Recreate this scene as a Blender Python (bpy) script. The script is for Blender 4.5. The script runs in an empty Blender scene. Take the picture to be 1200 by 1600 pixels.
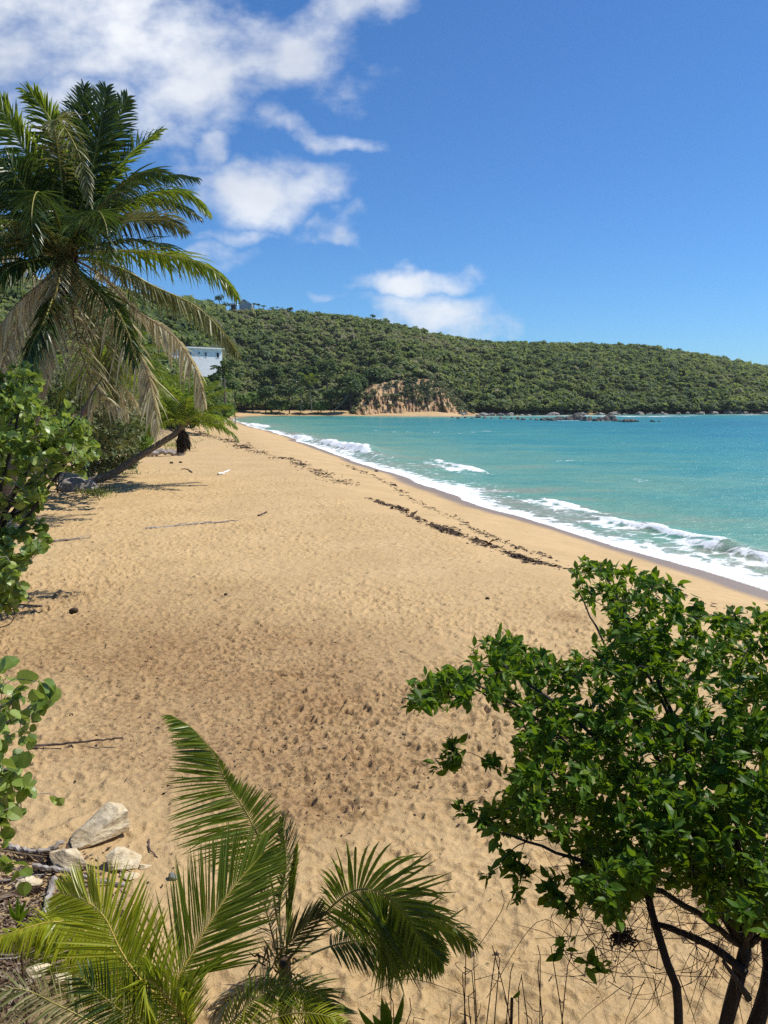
import bpy, math, random
import numpy as np
from mathutils import Vector, noise as mnoise

random.seed(7)
RNG = np.random.default_rng(11)
SC = bpy.context.scene
COL = SC.collection
R = math.radians

# ------------------------------------------------------------------ camera
HAZE = 0.00007
F = 1200.0                      # focal length in photograph pixels (1200 x 1600)
CAMZ = 5.0
HOR = 628.0                     # horizon row in the photograph
P = math.atan((800 - HOR) / F)  # pitch below level
cP, sP = math.cos(P), math.sin(P)
WZ = -1.1                       # sea level (the dry beach is z = 0)

cam_d = bpy.data.cameras.new("camera")
cam = bpy.data.objects.new("camera", cam_d)
COL.objects.link(cam)
cam_d.sensor_fit = 'VERTICAL'
cam_d.sensor_height = 36.0
cam_d.lens = 36.0 * F / 1600.0
cam_d.clip_start = 0.05
cam_d.clip_end = 30000
cam.location = (0, 0, CAMZ)
cam.rotation_euler = (math.pi / 2 - P, 0, 0)
SC.camera = cam

def raydir(px, py):
    xc = (px - 600) / F
    yc = (800 - py) / F
    return np.array([xc, cP + yc * sP, -sP + yc * cP])
def at(px, py, Y):
    d = raydir(px, py)
    t = Y / d[1]
    return np.array([d[0] * t, Y, CAMZ + d[2] * t])
def gnd(px, py, z=0.0):
    d = raydir(px, py)
    t = (z - CAMZ) / d[2]
    return np.array([d[0] * t, d[1] * t, z])

# ------------------------------------------------------------------ sun, sky, exposure
SUN = np.array([0.56, 0.12, 0.82]); SUN /= np.linalg.norm(SUN)
sun_el = math.asin(SUN[2]); sun_az = math.atan2(SUN[0], SUN[1])
sl = bpy.data.lights.new("sun", 'SUN'); so = bpy.data.objects.new("sun", sl); COL.objects.link(so)
sl.energy = 4.6; sl.angle = R(0.53); sl.color = (1.0, 0.955, 0.88)
so.rotation_euler = Vector(SUN).to_track_quat('Z', 'Y').to_euler()
so.location = (30, 15, 60)

SC.view_settings.view_transform = 'Standard'
SC.view_settings.look = 'None'
SC.view_settings.exposure = 0.32
SC.view_settings.gamma = 1.0
SC.render.engine = 'CYCLES'
SC.cycles.max_bounces = 8
SC.cycles.transparent_max_bounces = 8
SC.cycles.use_denoising = False
SC.cycles.sample_clamp_indirect = 6.0

W = bpy.data.worlds.new("World"); SC.world = W
W.use_nodes = True
nt = W.node_tree; N = nt.nodes; LK = nt.links
N.clear()
SKY_STR = 0.10
out = N.new('ShaderNodeOutputWorld'); bg = N.new('ShaderNodeBackground')
LK.new(bg.outputs[0], out.inputs[0]); bg.inputs[1].default_value = SKY_STR
sky = N.new('ShaderNodeTexSky'); sky.sky_type = 'NISHITA'; sky.sun_disc = False
sky.sun_elevation = sun_el; sky.sun_rotation = sun_az
sky.air_density = 1.0; sky.dust_density = 0.1; sky.ozone_density = 2.2; sky.altitude = 0
hs = N.new('ShaderNodeMix'); hs.data_type = 'RGBA'; hs.blend_type = 'MULTIPLY'; hs.inputs[0].default_value = 1.0
hs.inputs[7].default_value = (.40, .71, 1.06, 1)   # deep tropical blue
LK.new(sky.outputs[0], hs.inputs[6])
# clouds: fractal noise gathered round fixed directions of the sky
tc = N.new('ShaderNodeTexCoord')
sep = N.new('ShaderNodeSeparateXYZ'); LK.new(tc.outputs['Generated'], sep.inputs[0])
def mth(op, a, b=None, c=None, clamp=False, nodes=N, links=LK):
    n = nodes.new('ShaderNodeMath'); n.operation = op; n.use_clamp = clamp
    for i, v in enumerate((a, b, c)):
        if v is None: continue
        if isinstance(v, (int, float)): n.inputs[i].default_value = v
        else: links.new(v, n.inputs[i])
    return n.outputs[0]
ysafe = mth('MAXIMUM', sep.outputs[1], 0.05)
tu = mth('DIVIDE', sep.outputs[0], ysafe); tv = mth('DIVIDE', sep.outputs[2], ysafe)
comb = N.new('ShaderNodeCombineXYZ'); LK.new(tu, comb.inputs[0]); LK.new(tv, comb.inputs[1])
warp = N.new('ShaderNodeTexNoise'); warp.inputs['Scale'].default_value = 9; warp.inputs['Detail'].default_value = 4
LK.new(comb.outputs[0], warp.inputs['Vector'])
wsub = N.new('ShaderNodeVectorMath'); wsub.operation = 'SUBTRACT'; wsub.inputs[1].default_value = (.5, .5, .5)
LK.new(warp.outputs['Color'], wsub.inputs[0])
wsc = N.new('ShaderNodeVectorMath'); wsc.operation = 'SCALE'; wsc.inputs['Scale'].default_value = 0.15
LK.new(wsub.outputs[0], wsc.inputs[0])
wadd = N.new('ShaderNodeVectorMath'); wadd.operation = 'ADD'
LK.new(comb.outputs[0], wadd.inputs[0]); LK.new(wsc.outputs[0], wadd.inputs[1])
CLOUDS = [  # px, py, half width, half height, rotation, density
    (150, 20, 420, 150, 8, 1.0), (400, 60, 240, 75, -10, 1.0), (560, 40, 130, 80, -30, .62), (90, 175, 210, 85, 0, .95),
    (505, 195, 115, 34, 18, .95), (430, 300, 165, 68, -6, .92), (325, 215, 52, 62, 20, .62), (505, 358, 72, 25, 0, .8),
    (375, 372, 80, 24, 0, .62), (350, 415, 80, 45, 0, .66), (240, 240, 80, 60, 0, .5), (650, 443, 125, 38, 0, .98), (675, 500, 150, 46, 5, .9),
    (505, 472, 55, 13, 0, .55), (-200, 120, 300, 200, 0, .9), (-150, 380, 160, 60, 0, .8)]
acc = None
for (cx, cy, a, b, rot, dens) in CLOUDS:
    d = raydir(cx, cy); u0, v0 = d[0] / d[1], d[2] / d[1]
    mp = N.new('ShaderNodeMapping'); mp.vector_type = 'TEXTURE'
    mp.inputs['Location'].default_value = (u0, v0, 0)
    mp.inputs['Rotation'].default_value = (0, 0, R(-rot))
    mp.inputs['Scale'].default_value = (a / F * 1.30, b / F * 1.30, 1)
    LK.new(wadd.outputs[0], mp.inputs['Vector'])
    ln = N.new('ShaderNodeVectorMath'); ln.operation = 'LENGTH'; LK.new(mp.outputs[0], ln.inputs[0])
    mr = N.new('ShaderNodeMapRange'); mr.interpolation_type = 'SMOOTHSTEP'
    mr.inputs[1].default_value = 1.0; mr.inputs[2].default_value = 0.15; mr.inputs[3].default_value = 0; mr.inputs[4].default_value = dens
    LK.new(ln.outputs['Value'], mr.inputs[0])
    acc = mr.outputs[0] if acc is None else mth('MAXIMUM', acc, mr.outputs[0])
cn = N.new('ShaderNodeTexNoise'); cn.inputs['Scale'].default_value = 7.5; cn.inputs['Detail'].default_value = 9; cn.inputs['Roughness'].default_value = 0.56
stretch = N.new('ShaderNodeMapping'); stretch.inputs['Scale'].default_value = (0.9, 1.3, 1)
LK.new(comb.outputs[0], stretch.inputs['Vector']); LK.new(stretch.outputs[0], cn.inputs['Vector'])
dens_v = mth('MULTIPLY_ADD', cn.outputs['Fac'], 2.9, -1.70)
dens_v = mth('ADD', dens_v, mth('MULTIPLY', acc, 0.95))
fr = N.new('ShaderNodeMapRange'); fr.interpolation_type = 'SMOOTHSTEP'
fr.inputs[1].default_value = 0.0; fr.inputs[2].default_value = 0.95
LK.new(dens_v, fr.inputs[0])
front = mth('GREATER_THAN', sep.outputs[1], 0.06)
fac = mth('MULTIPLY', mth('MULTIPLY', mth('MULTIPLY', fr.outputs[0], front), 0.90), mth('MULTIPLY', acc, 5.0, clamp=True))
# cloud tone: thick parts slightly blue-grey, edges white
tn = N.new('ShaderNodeTexNoise'); tn.inputs['Scale'].default_value = 4.2; tn.inputs['Detail'].default_value = 6
LK.new(stretch.outputs[0], tn.inputs['Vector'])
tr = N.new('ShaderNodeValToRGB')
tr.color_ramp.elements[0].position = 0.36; tr.color_ramp.elements[0].color = (5.6, 6.0, 6.7, 1)
tr.color_ramp.elements[1].position = 0.62; tr.color_ramp.elements[1].color = (8.2, 8.4, 8.6, 1)
LK.new(tn.outputs['Fac'], tr.inputs[0])
mixc = N.new('ShaderNodeMix'); mixc.data_type = 'RGBA'
LK.new(fac, mixc.inputs[0]); LK.new(hs.outputs[2], mixc.inputs[6]); LK.new(tr.outputs[0], mixc.inputs[7])
LK.new(mixc.outputs[2], bg.inputs[0])

# ------------------------------------------------------------------ mesh helpers
def nrm(v):
    v = np.asarray(v, float)
    return v / np.maximum(np.linalg.norm(v, axis=-1, keepdims=True), 1e-9)

class MB:
    """collects pieces and links them as one mesh object"""
    def __init__(s): s.V = []; s.F = []; s.M = []; s.A = []; s.n = 0
    def add(s, V, Fc, mi=0, attr=None):
        V = np.asarray(V, float).reshape(-1, 3); Fc = np.asarray(Fc, np.int64)
        s.V.append(V); s.F.append(Fc + s.n); s.M.append(np.full(len(Fc), mi, np.int32))
        s.A.append(np.zeros(len(V)) if attr is None else np.broadcast_to(np.asarray(attr, float), (len(V),)))
        s.n += len(V)
    def build(s, name, mats, parent=None, origin=None, smooth=False, attrs=None, keep_a=False):
        V = np.concatenate(s.V)
        o0 = np.array(parent.location if (parent is not None and origin is None) else (origin if origin is not None else (0, 0, 0)), float)
        me = bpy.data.meshes.new(name)
        V = V - o0
        me.vertices.add(len(V)); me.vertices.foreach_set('co', V.astype(np.float32).ravel())
        loops = np.concatenate([f.ravel() for f in s.F]); tot = np.concatenate([np.full(len(f), f.shape[1]) for f in s.F])
        me.loops.add(len(loops)); me.loops.foreach_set('vertex_index', loops.astype(np.int32))
        me.polygons.add(len(tot))
        st = np.concatenate([[0], np.cumsum(tot)[:-1]]).astype(np.int32)
        me.polygons.foreach_set('loop_start', st)
        me.polygons.foreach_set('material_index', np.concatenate(s.M))
        if not isinstance(mats, (list, tuple)): mats = [mats]
        for m in mats: me.materials.append(m)
        if keep_a:
            a = me.attributes.new('tint', 'FLOAT', 'POINT'); a.data.foreach_set('value', np.concatenate(s.A).astype(np.float32))
        if attrs:
            for k, v in attrs.items():
                a = me.attributes.new(k, 'FLOAT', 'POINT'); a.data.foreach_set('value', np.asarray(v, np.float32).ravel())
        me.update(calc_edges=True); me.validate()
        me.polygons.foreach_set('use_smooth', np.full(len(me.polygons), bool(smooth)))
        ob = bpy.data.objects.new(name, me); COL.objects.link(ob)
        if parent is not None: ob.parent = parent
        else: ob.location = o0
        return ob

def tag(o, label=None, cat=None, group=None, kind=None):
    if label: o['label'] = label
    if cat: o['category'] = cat
    if group: o['group'] = group
    if kind: o['kind'] = kind
    return o
def empty(name, loc, label, cat, group=None):
    o = bpy.data.objects.new(name, None); COL.objects.link(o)
    o.location = tuple(float(c) for c in loc); o.empty_display_size = 0.2
    return tag(o, label, cat, group)
def copy_tree(o, parent=None):
    c = o.copy(); COL.objects.link(c)
    if parent is not None: c.parent = parent
    for ch in list(o.children): copy_tree(ch, c)
    return c

def cr(pts, n):
    """Catmull-Rom through pts, n samples evenly spaced by length"""
    p = np.asarray(pts, float)
    if len(p) == 2:
        t = np.linspace(0, 1, n)[:, None]; return p[0] * (1 - t) + p[1] * t
    q = np.vstack([2 * p[0] - p[1], p, 2 * p[-1] - p[-2]])
    o = []
    for i in range(1, len(q) - 2):
        t = np.linspace(0, 1, 16, endpoint=False)[:, None]
        a, b, c, d = q[i - 1], q[i], q[i + 1], q[i + 2]
        o.append(.5 * (2 * b + (c - a) * t + (2 * a - 5 * b + 4 * c - d) * t ** 2 + (3 * b - a - 3 * c + d) * t ** 3))
    o = np.vstack(o + [p[-1:]])
    s = np.concatenate([[0], np.cumsum(np.linalg.norm(np.diff(o, axis=0), axis=1))])
    u = np.linspace(0, s[-1], n)
    return np.stack([np.interp(u, s, o[:, k]) for k in range(3)], 1)

def tube(mb, pts, rad, sides=6, mi=0, wob=0.0, cap=True):
    p = np.asarray(pts, float); m = len(p)
    r = np.broadcast_to(np.asarray(rad, float), (m,)) if np.ndim(rad) else np.full(m, rad)
    if m == 2 and np.ndim(rad) and len(rad) == 2: r = np.asarray(rad, float)
    T = nrm(np.gradient(p, axis=0))
    ref = np.array([0, 0, 1.0]) if abs(T[:, 2]).mean() < .8 else np.array([1.0, 0, 0])
    A = nrm(np.cross(T, ref)); B = np.cross(T, A)
    th = np.linspace(0, 2 * np.pi, sides, endpoint=False)
    rr = r[:, None] * (1 + wob * RNG.normal(size=(m, sides)))
    V = p[:, None, :] + rr[..., None] * (np.cos(th)[None, :, None] * A[:, None] + np.sin(th)[None, :, None] * B[:, None])
    i = np.arange(m - 1)[:, None] * sides; j = np.arange(sides)[None]; j2 = (j + 1) % sides
    Fq = np.stack([i + j, i + j2, i + sides + j2, i + sides + j], -1).reshape(-1, 4)
    V = V.reshape(-1, 3)
    mb.add(V, Fq, mi)
    if cap:
        for k, row in ((0, np.arange(sides)[::-1]), (m - 1, np.arange(sides))):
            mb.add(V[k * sides:(k + 1) * sides], row[None], mi)

def box(mb, c, s, rz=0.0, mi=0, top=None):
    """box centred at c; top = optional scale of the upper face"""
    x, y, z = np.array(s) / 2
    k = 1 if top is None else top
    v = np.array([[-x, -y, -z], [x, -y, -z], [x, y, -z], [-x, y, -z], [-x * k, -y * k, z], [x * k, -y * k, z], [x * k, y * k, z], [-x * k, y * k, z]])
    c_, s_ = math.cos(rz), math.sin(rz)
    v = np.stack([v[:, 0] * c_ - v[:, 1] * s_, v[:, 0] * s_ + v[:, 1] * c_, v[:, 2]], 1) + np.array(c)
    mb.add(v, [[0, 3, 2, 1], [4, 5, 6, 7], [0, 1, 5, 4], [1, 2, 6, 5], [2, 3, 7, 6], [3, 0, 4, 7]], mi)

LEAF_POINTED = (np.array([0, .08, .28, .52, .76, 1.0]), np.array([.05, .12, .40, .5, .33, .02]))
LEAF_ROUND = (np.array([0, .12, .35, .65, .9, 1.0]), np.array([.06, .34, .5, .5, .3, .06]))
LEAF_SMALL = (np.array([0, .45, 1.0]), np.array([.1, .5, .06]))
def leaves(mb, pos, ax, nr, L, Wd, shape, fold=.25, curl=.2, mi=0, tint=None):
    st, hw = shape
    pos = np.asarray(pos, float); n = len(pos)
    ax = nrm(ax); side = nrm(np.cross(ax, nr)); nr = np.cross(side, ax)
    L = np.broadcast_to(np.asarray(L, float), (n,))[:, None, None]; Wd = np.broadcast_to(np.asarray(Wd, float), (n,))[:, None, None]
    curl = np.broadcast_to(np.asarray(curl, float), (n,))[:, None, None]
    t = st[None, :, None]; h = hw[None, :, None]
    mid = pos[:, None] + ax[:, None] * L * t - nr[:, None] * curl * L * t ** 2
    off = side[:, None] * Wd * h; up = nr[:, None] * fold * Wd * h
    V = np.stack([mid + off + up, mid, mid - off + up], 2)
    S = len(st)
    base = np.arange(n)[:, None, None] * (S * 3); j = np.arange(S - 1)[None, :, None] * 3
    q = np.array([[0, 1, 4, 3], [1, 2, 5, 4]])
    Fq = (base[..., None] + j[..., None] + q[None, None]).reshape(-1, 4)
    mb.add(V.reshape(-1, 3), Fq, mi, None if tint is None else np.repeat(tint, S * 3))

def frond(mb, ctrl, up, L, n=60, wid=.03, pet=.15, lift=.2, g=.35, a0=70, a1=32, twist=35, rr=.02, leaf_mi=0, rach_mi=1, fold=.35, jit=.08, gap=0.0, side_g=(1, 1), tipfrac=.25, an=7, sprof=None):
    """feather leaf: rachis tube through ctrl and two ranks of leaflets"""
    C = cr(ctrl, 40)
    tube(mb, C, np.linspace(rr, rr * .18, len(C)), 5, rach_mi, cap=False)
    s = np.linspace(pet, 1.0, n)
    u = np.linspace(0, 1, 40)
    p = np.stack([np.interp(s, u, C[:, k]) for k in range(3)], 1)
    Tt = nrm(np.gradient(C, axis=0)); T = nrm(np.stack([np.interp(s, u, Tt[:, k]) for k in range(3)], 1))
    up = np.asarray(up, float)
    if up.ndim == 1: up = np.broadcast_to(up, (n, 3))
    elif len(up) != n: up = np.stack([np.interp(s, np.linspace(0, 1, len(up)), up[:, k]) for k in range(3)], 1)
    Nn = nrm(up - (up * T).sum(1, keepdims=True) * T); B = np.cross(T, Nn)
    q = (s - pet) / (1 - pet)
    prof = np.interp(q, [0, .08, .3, .6, .85, 1], [.45, .72, 1, .95, .62, tipfrac])
    for sd, sg in ((1, side_g[0]), (-1, side_g[1])):
        keep = RNG.random(n) > gap
        k = keep.sum()
        if k == 0: continue
        sp_ = 1.0 if sprof is None else np.interp(q, np.linspace(0, 1, 5), sprof[0 if sd > 0 else 1])
        l = (L * prof * sp_ * (1 + jit * RNG.normal(size=n)) * sg)[keep]
        al = np.radians(np.interp(q, [0, 1], [a0, a1]) + an * RNG.normal(size=n))[keep]
        lf = (lift + .12 * RNG.normal(size=n))[keep]
        Tk, Nk, Bk, pk = T[keep], Nn[keep], B[keep] * sd, p[keep]
        d0 = nrm(np.cos(al)[:, None] * Tk + np.sin(al)[:, None] * (Bk * np.cos(lf)[:, None] + Nk * np.sin(lf)[:, None]))
        t = np.array([0, .25, .5, .75, 1.0])
        gg = g * (1 + .4 * RNG.normal(size=k))
        pts = pk[:, None] + l[:, None, None] * d0[:, None] * t[None, :, None]
        pts[..., 2] -= (l * gg)[:, None] * t[None] ** 2
        # keep leaflet length after drooping
        seg = np.linalg.norm(np.diff(pts, axis=1), axis=2).sum(1)
        pts = pk[:, None] + (pts - pk[:, None]) * (l / np.maximum(seg, 1e-6))[:, None, None]
        dd = nrm(np.gradient(pts, axis=1))
        Wv = nrm(Tk[:, None] - (Tk[:, None] * dd).sum(2, keepdims=True) * dd)
        Hv = np.cross(dd, Wv) * sd
        ph = np.radians(twist + 12 * RNG.normal(size=k))[:, None, None]
        W1 = Wv * np.cos(ph) + Hv * np.sin(ph); H1 = Hv * np.cos(ph) - Wv * np.sin(ph)
        w = wid * np.array([.45, 1, .95, .65, .04])[None, :, None] * .5 * (.75 + .25 * prof[keep])[:, None, None]
        V = np.stack([pts + W1 * w + H1 * w * fold, pts, pts - W1 * w + H1 * w * fold], 2)
        base = np.arange(k)[:, None, None] * 15; j = np.arange(4)[None, :, None] * 3
        qd = np.array([[0, 1, 4, 3], [1, 2, 5, 4]])
        mb.add(V.reshape(-1, 3), (base[..., None] + j[..., None] + qd[None, None]).reshape(-1, 4), leaf_mi)

def arc(base, az, el, length, bend, n=10, sway=0.0):
    """control points of a frond leaving base at azimuth az, elevation el and bowing under its weight; also its upper side"""
    p = np.array(base, float); pts = [p.copy()]; ups = []
    for i in range(n):
        s = (i + .5) / n
        e = el - bend * s ** 1.4
        a = az + sway * s
        rad = np.array([math.cos(a), math.sin(a), 0])
        p = p + (math.cos(e) * rad + np.array([0, 0, math.sin(e)])) * length / n
        pts.append(p.copy()); ups.append(-math.sin(e) * rad + np.array([0, 0, math.cos(e)]))
    return np.array(pts), np.array(ups)

def fbm(x, y, z=0.0, o=4):
    return mnoise.fractal(Vector((x, y, z)), 1.0, 2.0, o)
def vnoise(x, y, seed=0):
    """vectorised 2-D value noise, -1..1"""
    x = np.asarray(x, float); y = np.asarray(y, float)
    xi = np.floor(x).astype(np.int64); yi = np.floor(y).astype(np.int64); fx = x - xi; fy = y - yi
    def h(a, b):
        n = (a * 374761393 + b * 668265263 + seed * 1442695) & 0x7fffffff
        n = ((n ^ (n >> 13)) * 1274126177) & 0x7fffffff
        n = n ^ (n >> 16)
        return (n & 0xffff) / 32767.5 - 1
    sx = fx * fx * (3 - 2 * fx); sy = fy * fy * (3 - 2 * fy)
    return (h(xi, yi) * (1 - sx) + h(xi + 1, yi) * sx) * (1 - sy) + (h(xi, yi + 1) * (1 - sx) + h(xi + 1, yi + 1) * sx) * sy
def vfbm(x, y, seed=0, o=4):
    a = 0; k = 1.0; t = 0
    for i in range(o):
        a = a + k * vnoise(x * 2 ** i, y * 2 ** i, seed + i * 17); t += k; k *= .5
    return a / t
def sstep(a, b, x):
    t = np.clip((x - a) / (b - a), 0, 1); return t * t * (3 - 2 * t)

# ------------------------------------------------------------------ materials
def newmat(name):
    m = bpy.data.materials.new(name); m.use_nodes = True
    t = m.node_tree; t.nodes.clear()
    o = t.nodes.new('ShaderNodeOutputMaterial')
    return m, t.nodes, t.links, o
def ramp(nd, lk, fac, stops, interp='LINEAR'):
    r = nd.new('ShaderNodeValToRGB'); r.color_ramp.interpolation = interp
    e = r.color_ramp.elements
    while len(e) < len(stops): e.new(0.5)
    for k, (p_, c) in enumerate(stops):
        e[k].position = p_; e[k].color = (*c, 1)
    lk.new(fac, r.inputs[0]); return r.outputs[0]
def tnoise(nd, lk, vec, scale, detail=4, rough=.55, dist=0.0):
    n = nd.new('ShaderNodeTexNoise'); n.inputs['Scale'].default_value = scale; n.inputs['Detail'].default_value = detail
    n.inputs['Roughness'].default_value = rough; n.inputs['Distortion'].default_value = dist
    lk.new(vec, n.inputs['Vector']); return n.outputs['Fac']
def mixrgb(nd, lk, fac, a, b, mode='MIX'):
    m = nd.new('ShaderNodeMix'); m.data_type = 'RGBA'; m.blend_type = mode
    for sck, v in ((0, fac), (6, a), (7, b)):
        if isinstance(v, (int, float)): m.inputs[sck].default_value = v
        elif isinstance(v, tuple): m.inputs[sck].default_value = (*v, 1)
        else: lk.new(v, m.inputs[sck])
    return m.outputs[2]
def bump(nd, lk, h, strength, dist, normal=None):
    b = nd.new('ShaderNodeBump'); b.inputs['Strength'].default_value = strength; b.inputs['Distance'].default_value = dist
    lk.new(h, b.inputs['Height'])
    if normal is not None: lk.new(normal, b.inputs['Normal'])
    return b.outputs[0]
def princ(nd, lk, o, base, rough=.6, spec=.5, normal=None):
    b = nd.new('ShaderNodeBsdfPrincipled')
    if isinstance(base, tuple): b.inputs['Base Color'].default_value = (*base, 1)
    else: lk.new(base, b.inputs['Base Color'])
    if isinstance(rough, (int, float)): b.inputs['Roughness'].default_value = rough
    else: lk.new(rough, b.inputs['Roughness'])
    b.inputs['Specular IOR Level'].default_value = spec
    if normal is not None: lk.new(normal, b.inputs['Normal'])
    if o is not None: lk.new(b.outputs[0], o.inputs[0])
    return b
def leafmat(name, stops, trans=.35, tcol=(.35, .5, .06), rough=.38, spec=.5, nscale=2.0, tint=False):
    m, nd, lk, o = newmat(name)
    g = nd.new('ShaderNodeNewGeometry'); tcx = nd.new('ShaderNodeTexCoord')
    n = tnoise(nd, lk, tcx.outputs['Object'], nscale, 3)
    f = mth('ADD', mth('MULTIPLY', g.outputs['Random Per Island'], .7, nodes=nd, links=lk), mth('MULTIPLY_ADD', n, .8, -.25, nodes=nd, links=lk), nodes=nd, links=lk)
    if tint:
        a = nd.new('ShaderNodeAttribute'); a.attribute_name = 'tint'
        f = mth('ADD', mth('MULTIPLY', f, .28, nodes=nd, links=lk), mth('MULTIPLY', a.outputs['Fac'], .82, nodes=nd, links=lk), nodes=nd, links=lk)
    c = ramp(nd, lk, f, stops)
    b = princ(nd, lk, None, c, rough, spec)
    t = nd.new('ShaderNodeBsdfTranslucent')
    tcx2 = mixrgb(nd, lk, .6, c, tcol)
    lk.new(tcx2, t.inputs[0])
    mx = nd.new('ShaderNodeMixShader'); mx.inputs[0].default_value = trans
    lk.new(b.outputs[0], mx.inputs[1]); lk.new(t.outputs[0], mx.inputs[2]); lk.new(mx.outputs[0], o.inputs[0])
    return m
def grainmat(name, stops, scale=8, stretch=(1, 1, 1), rough=.8, bstr=.5, bdist=.01, detail=6, spec=.3):
    m, nd, lk, o = newmat(name)
    tcx = nd.new('ShaderNodeTexCoord'); mp = nd.new('ShaderNodeMapping'); mp.inputs['Scale'].default_value = stretch
    lk.new(tcx.outputs['Object'], mp.inputs['Vector'])
    n = tnoise(nd, lk, mp.outputs[0], scale, detail, .62)
    c = ramp(nd, lk, n, stops)
    princ(nd, lk, o, c, rough, spec, bump(nd, lk, n, bstr, bdist) if bstr > .03 else None)
    return m

M_palm = leafmat('palm_leaf_green', [(0, (.012, .030, .007)), (.5, (.032, .066, .012)), (1, (.085, .125, .024))], .22, (.18, .28, .03), .36, .5, .6)
M_palm_yel = leafmat('palm_leaf_yellow', [(0, (.14, .19, .012)), (.5, (.28, .33, .02)), (1, (.46, .45, .05))], .48, (.65, .68, .03), .35, .5, 3)
M_palm_mid = leafmat('palm_leaf_mid', [(0, (.04, .08, .009)), (.5, (.095, .155, .016)), (1, (.24, .30, .035))], .40, (.42, .52, .03), .36, .5, 3)
M_palm_dry = leafmat('palm_leaf_dry', [(0, (.10, .07, .04)), (.35, (.44, .39, .24)), (1, (.82, .77, .55))], .38, (.62, .52, .26), .55, .4, .8)
M_palm_olive = leafmat('palm_leaf_olive', [(0, (.05, .06, .018)), (.5, (.15, .16, .05)), (1, (.42, .40, .20))], .28, (.30, .28, .06), .45, .4, .8)
M_palm_bright = leafmat('palm_leaf_bright', [(0, (.055, .10, .01)), (.5, (.135, .20, .02)), (1, (.30, .34, .04))], .40, (.42, .52, .04), .36, .5, 1)
M_rachis = grainmat('palm_rachis', [(.3, (.16, .16, .03)), (.7, (.36, .30, .07))], 6, rough=.5, bstr=.1)
M_rachis_yel = grainmat('palm_rachis_yellow', [(.3, (.42, .30, .06)), (.7, (.62, .44, .12))], 6, rough=.5, bstr=.1)
M_rachis_dry = grainmat('palm_rachis_dry', [(.3, (.12, .08, .04)), (.7, (.32, .23, .12))], 6, rough=.7, bstr=.2)
M_palmtrunk = grainmat('palm_trunk_bark', [(.25, (.055, .042, .03)), (.5, (.16, .13, .10)), (.8, (.30, .26, .21))], 5, (1, 1, 5), .9, .9, .03)
M_fibre = grainmat('palm_fibre', [(.3, (.03, .018, .01)), (.7, (.12, .075, .04))], 14, (1, 1, .3), .9, .6, .02)
M_bark = grainmat('shrub_bark', [(.3, (.018, .014, .011)), (.6, (.05, .042, .035)), (.85, (.14, .125, .11))], 22, (1, 1, .35), .9, .8, .012)
M_twig = grainmat('pale_twig', [(.3, (.10, .085, .065)), (.7, (.30, .27, .22))], 20, rough=.85, bstr=.3)
M_drytwig = grainmat('dry_twig', [(.3, (.030, .018, .012)), (.7, (.11, .07, .045))], 20, rough=.85, bstr=.3)
M_button = leafmat('buttonwood_leaf', [(0, (.022, .058, .004)), (.5, (.060, .132, .009)), (.85, (.115, .205, .018)), (.95, (.22, .27, .03)), (1, (.45, .32, .04))], .40, (.28, .42, .01), .45, .22, 1.2)
M_grape = leafmat('seagrape_leaf', [(0, (.10, .06, .025)), (.05, (.05, .09, .015)), (.4, (.13, .21, .035)), (.8, (.28, .35, .08)), (1, (.45, .47, .18))], .36, (.45, .58, .06), 0.38, .5, 7)
M_scrub = leafmat('scrub_leaf', [(0, (.04, .06, .02)), (.5, (.11, .14, .05)), (1, (.24, .25, .11))], .25, (.2, .25, .05), .6, .3, 1)
M_forest = leafmat('forest_leaf', [(0, (.045, .078, .036)), (.3, (.100, .148, .052)), (.6, (.165, .205, .072)), (.82, (.24, .235, .10)), (1, (.26, .22, .15))], .45, (.34, .42, .08), .65, .25, .05, tint=True)
M_tree = leafmat('tree_leaf', [(0, (.022, .048, .014)), (.5, (.055, .10, .022)), (1, (.12, .165, .04))], .32, (.18, .28, .04), .6, .25, .3)
M_treebright = leafmat('tree_leaf_bright', [(0, (.05, .10, .015)), (.5, (.11, .19, .03)), (1, (.2, .28, .05))], .35, (.3, .45, .05), .6, .25, .3)
M_dryleaf = leafmat('dead_leaf', [(0, (.03, .018, .012)), (.5, (.13, .08, .05)), (1, (.42, .34, .26))], .1, (.2, .12, .05), .75, .2, 4)
M_grass = leafmat('grass_blade', [(0, (.06, .10, .015)), (.5, (.13, .19, .03)), (1, (.28, .30, .08))], .3, (.3, .4, .05), .5, .3, 1)
M_driftwood = grainmat('driftwood', [(.25, (.10, .08, .065)), (.55, (.32, .28, .24)), (.8, (.55, .50, .45))], 9, (1, 1, 1), .85, .5, .01)
M_darkwood = grainmat('dark_driftwood', [(.3, (.035, .022, .018)), (.7, (.16, .11, .085))], 9, rough=.8, bstr=.5)
M_white_wood = grainmat('bleached_wood', [(.3, (.55, .52, .47)), (.7, (.78, .75, .70))], 9, rough=.8, bstr=.3)
M_husk = grainmat('husk', [(.3, (.02, .014, .01)), (.7, (.09, .06, .04))], 20, rough=.9, bstr=.5)
M_weed = grainmat('seaweed', [(.3, (.030, .018, .010)), (.7, (.125, .076, .042))], 6, rough=.75, bstr=.4)
M_paint = grainmat('white_wall_paint', [(.3, (.72, .72, .71)), (.7, (.82, .82, .81))], .9, rough=.7, bstr=.02)
M_redroof = grainmat('red_roof', [(.3, (.36, .10, .07)), (.7, (.60, .24, .18))], 2, (1, 6, 1), .7, .05)
M_greyroof = grainmat('grey_roof', [(.3, (.38, .36, .34)), (.7, (.52, .50, .47))], 2, rough=.8, bstr=.2)
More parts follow.
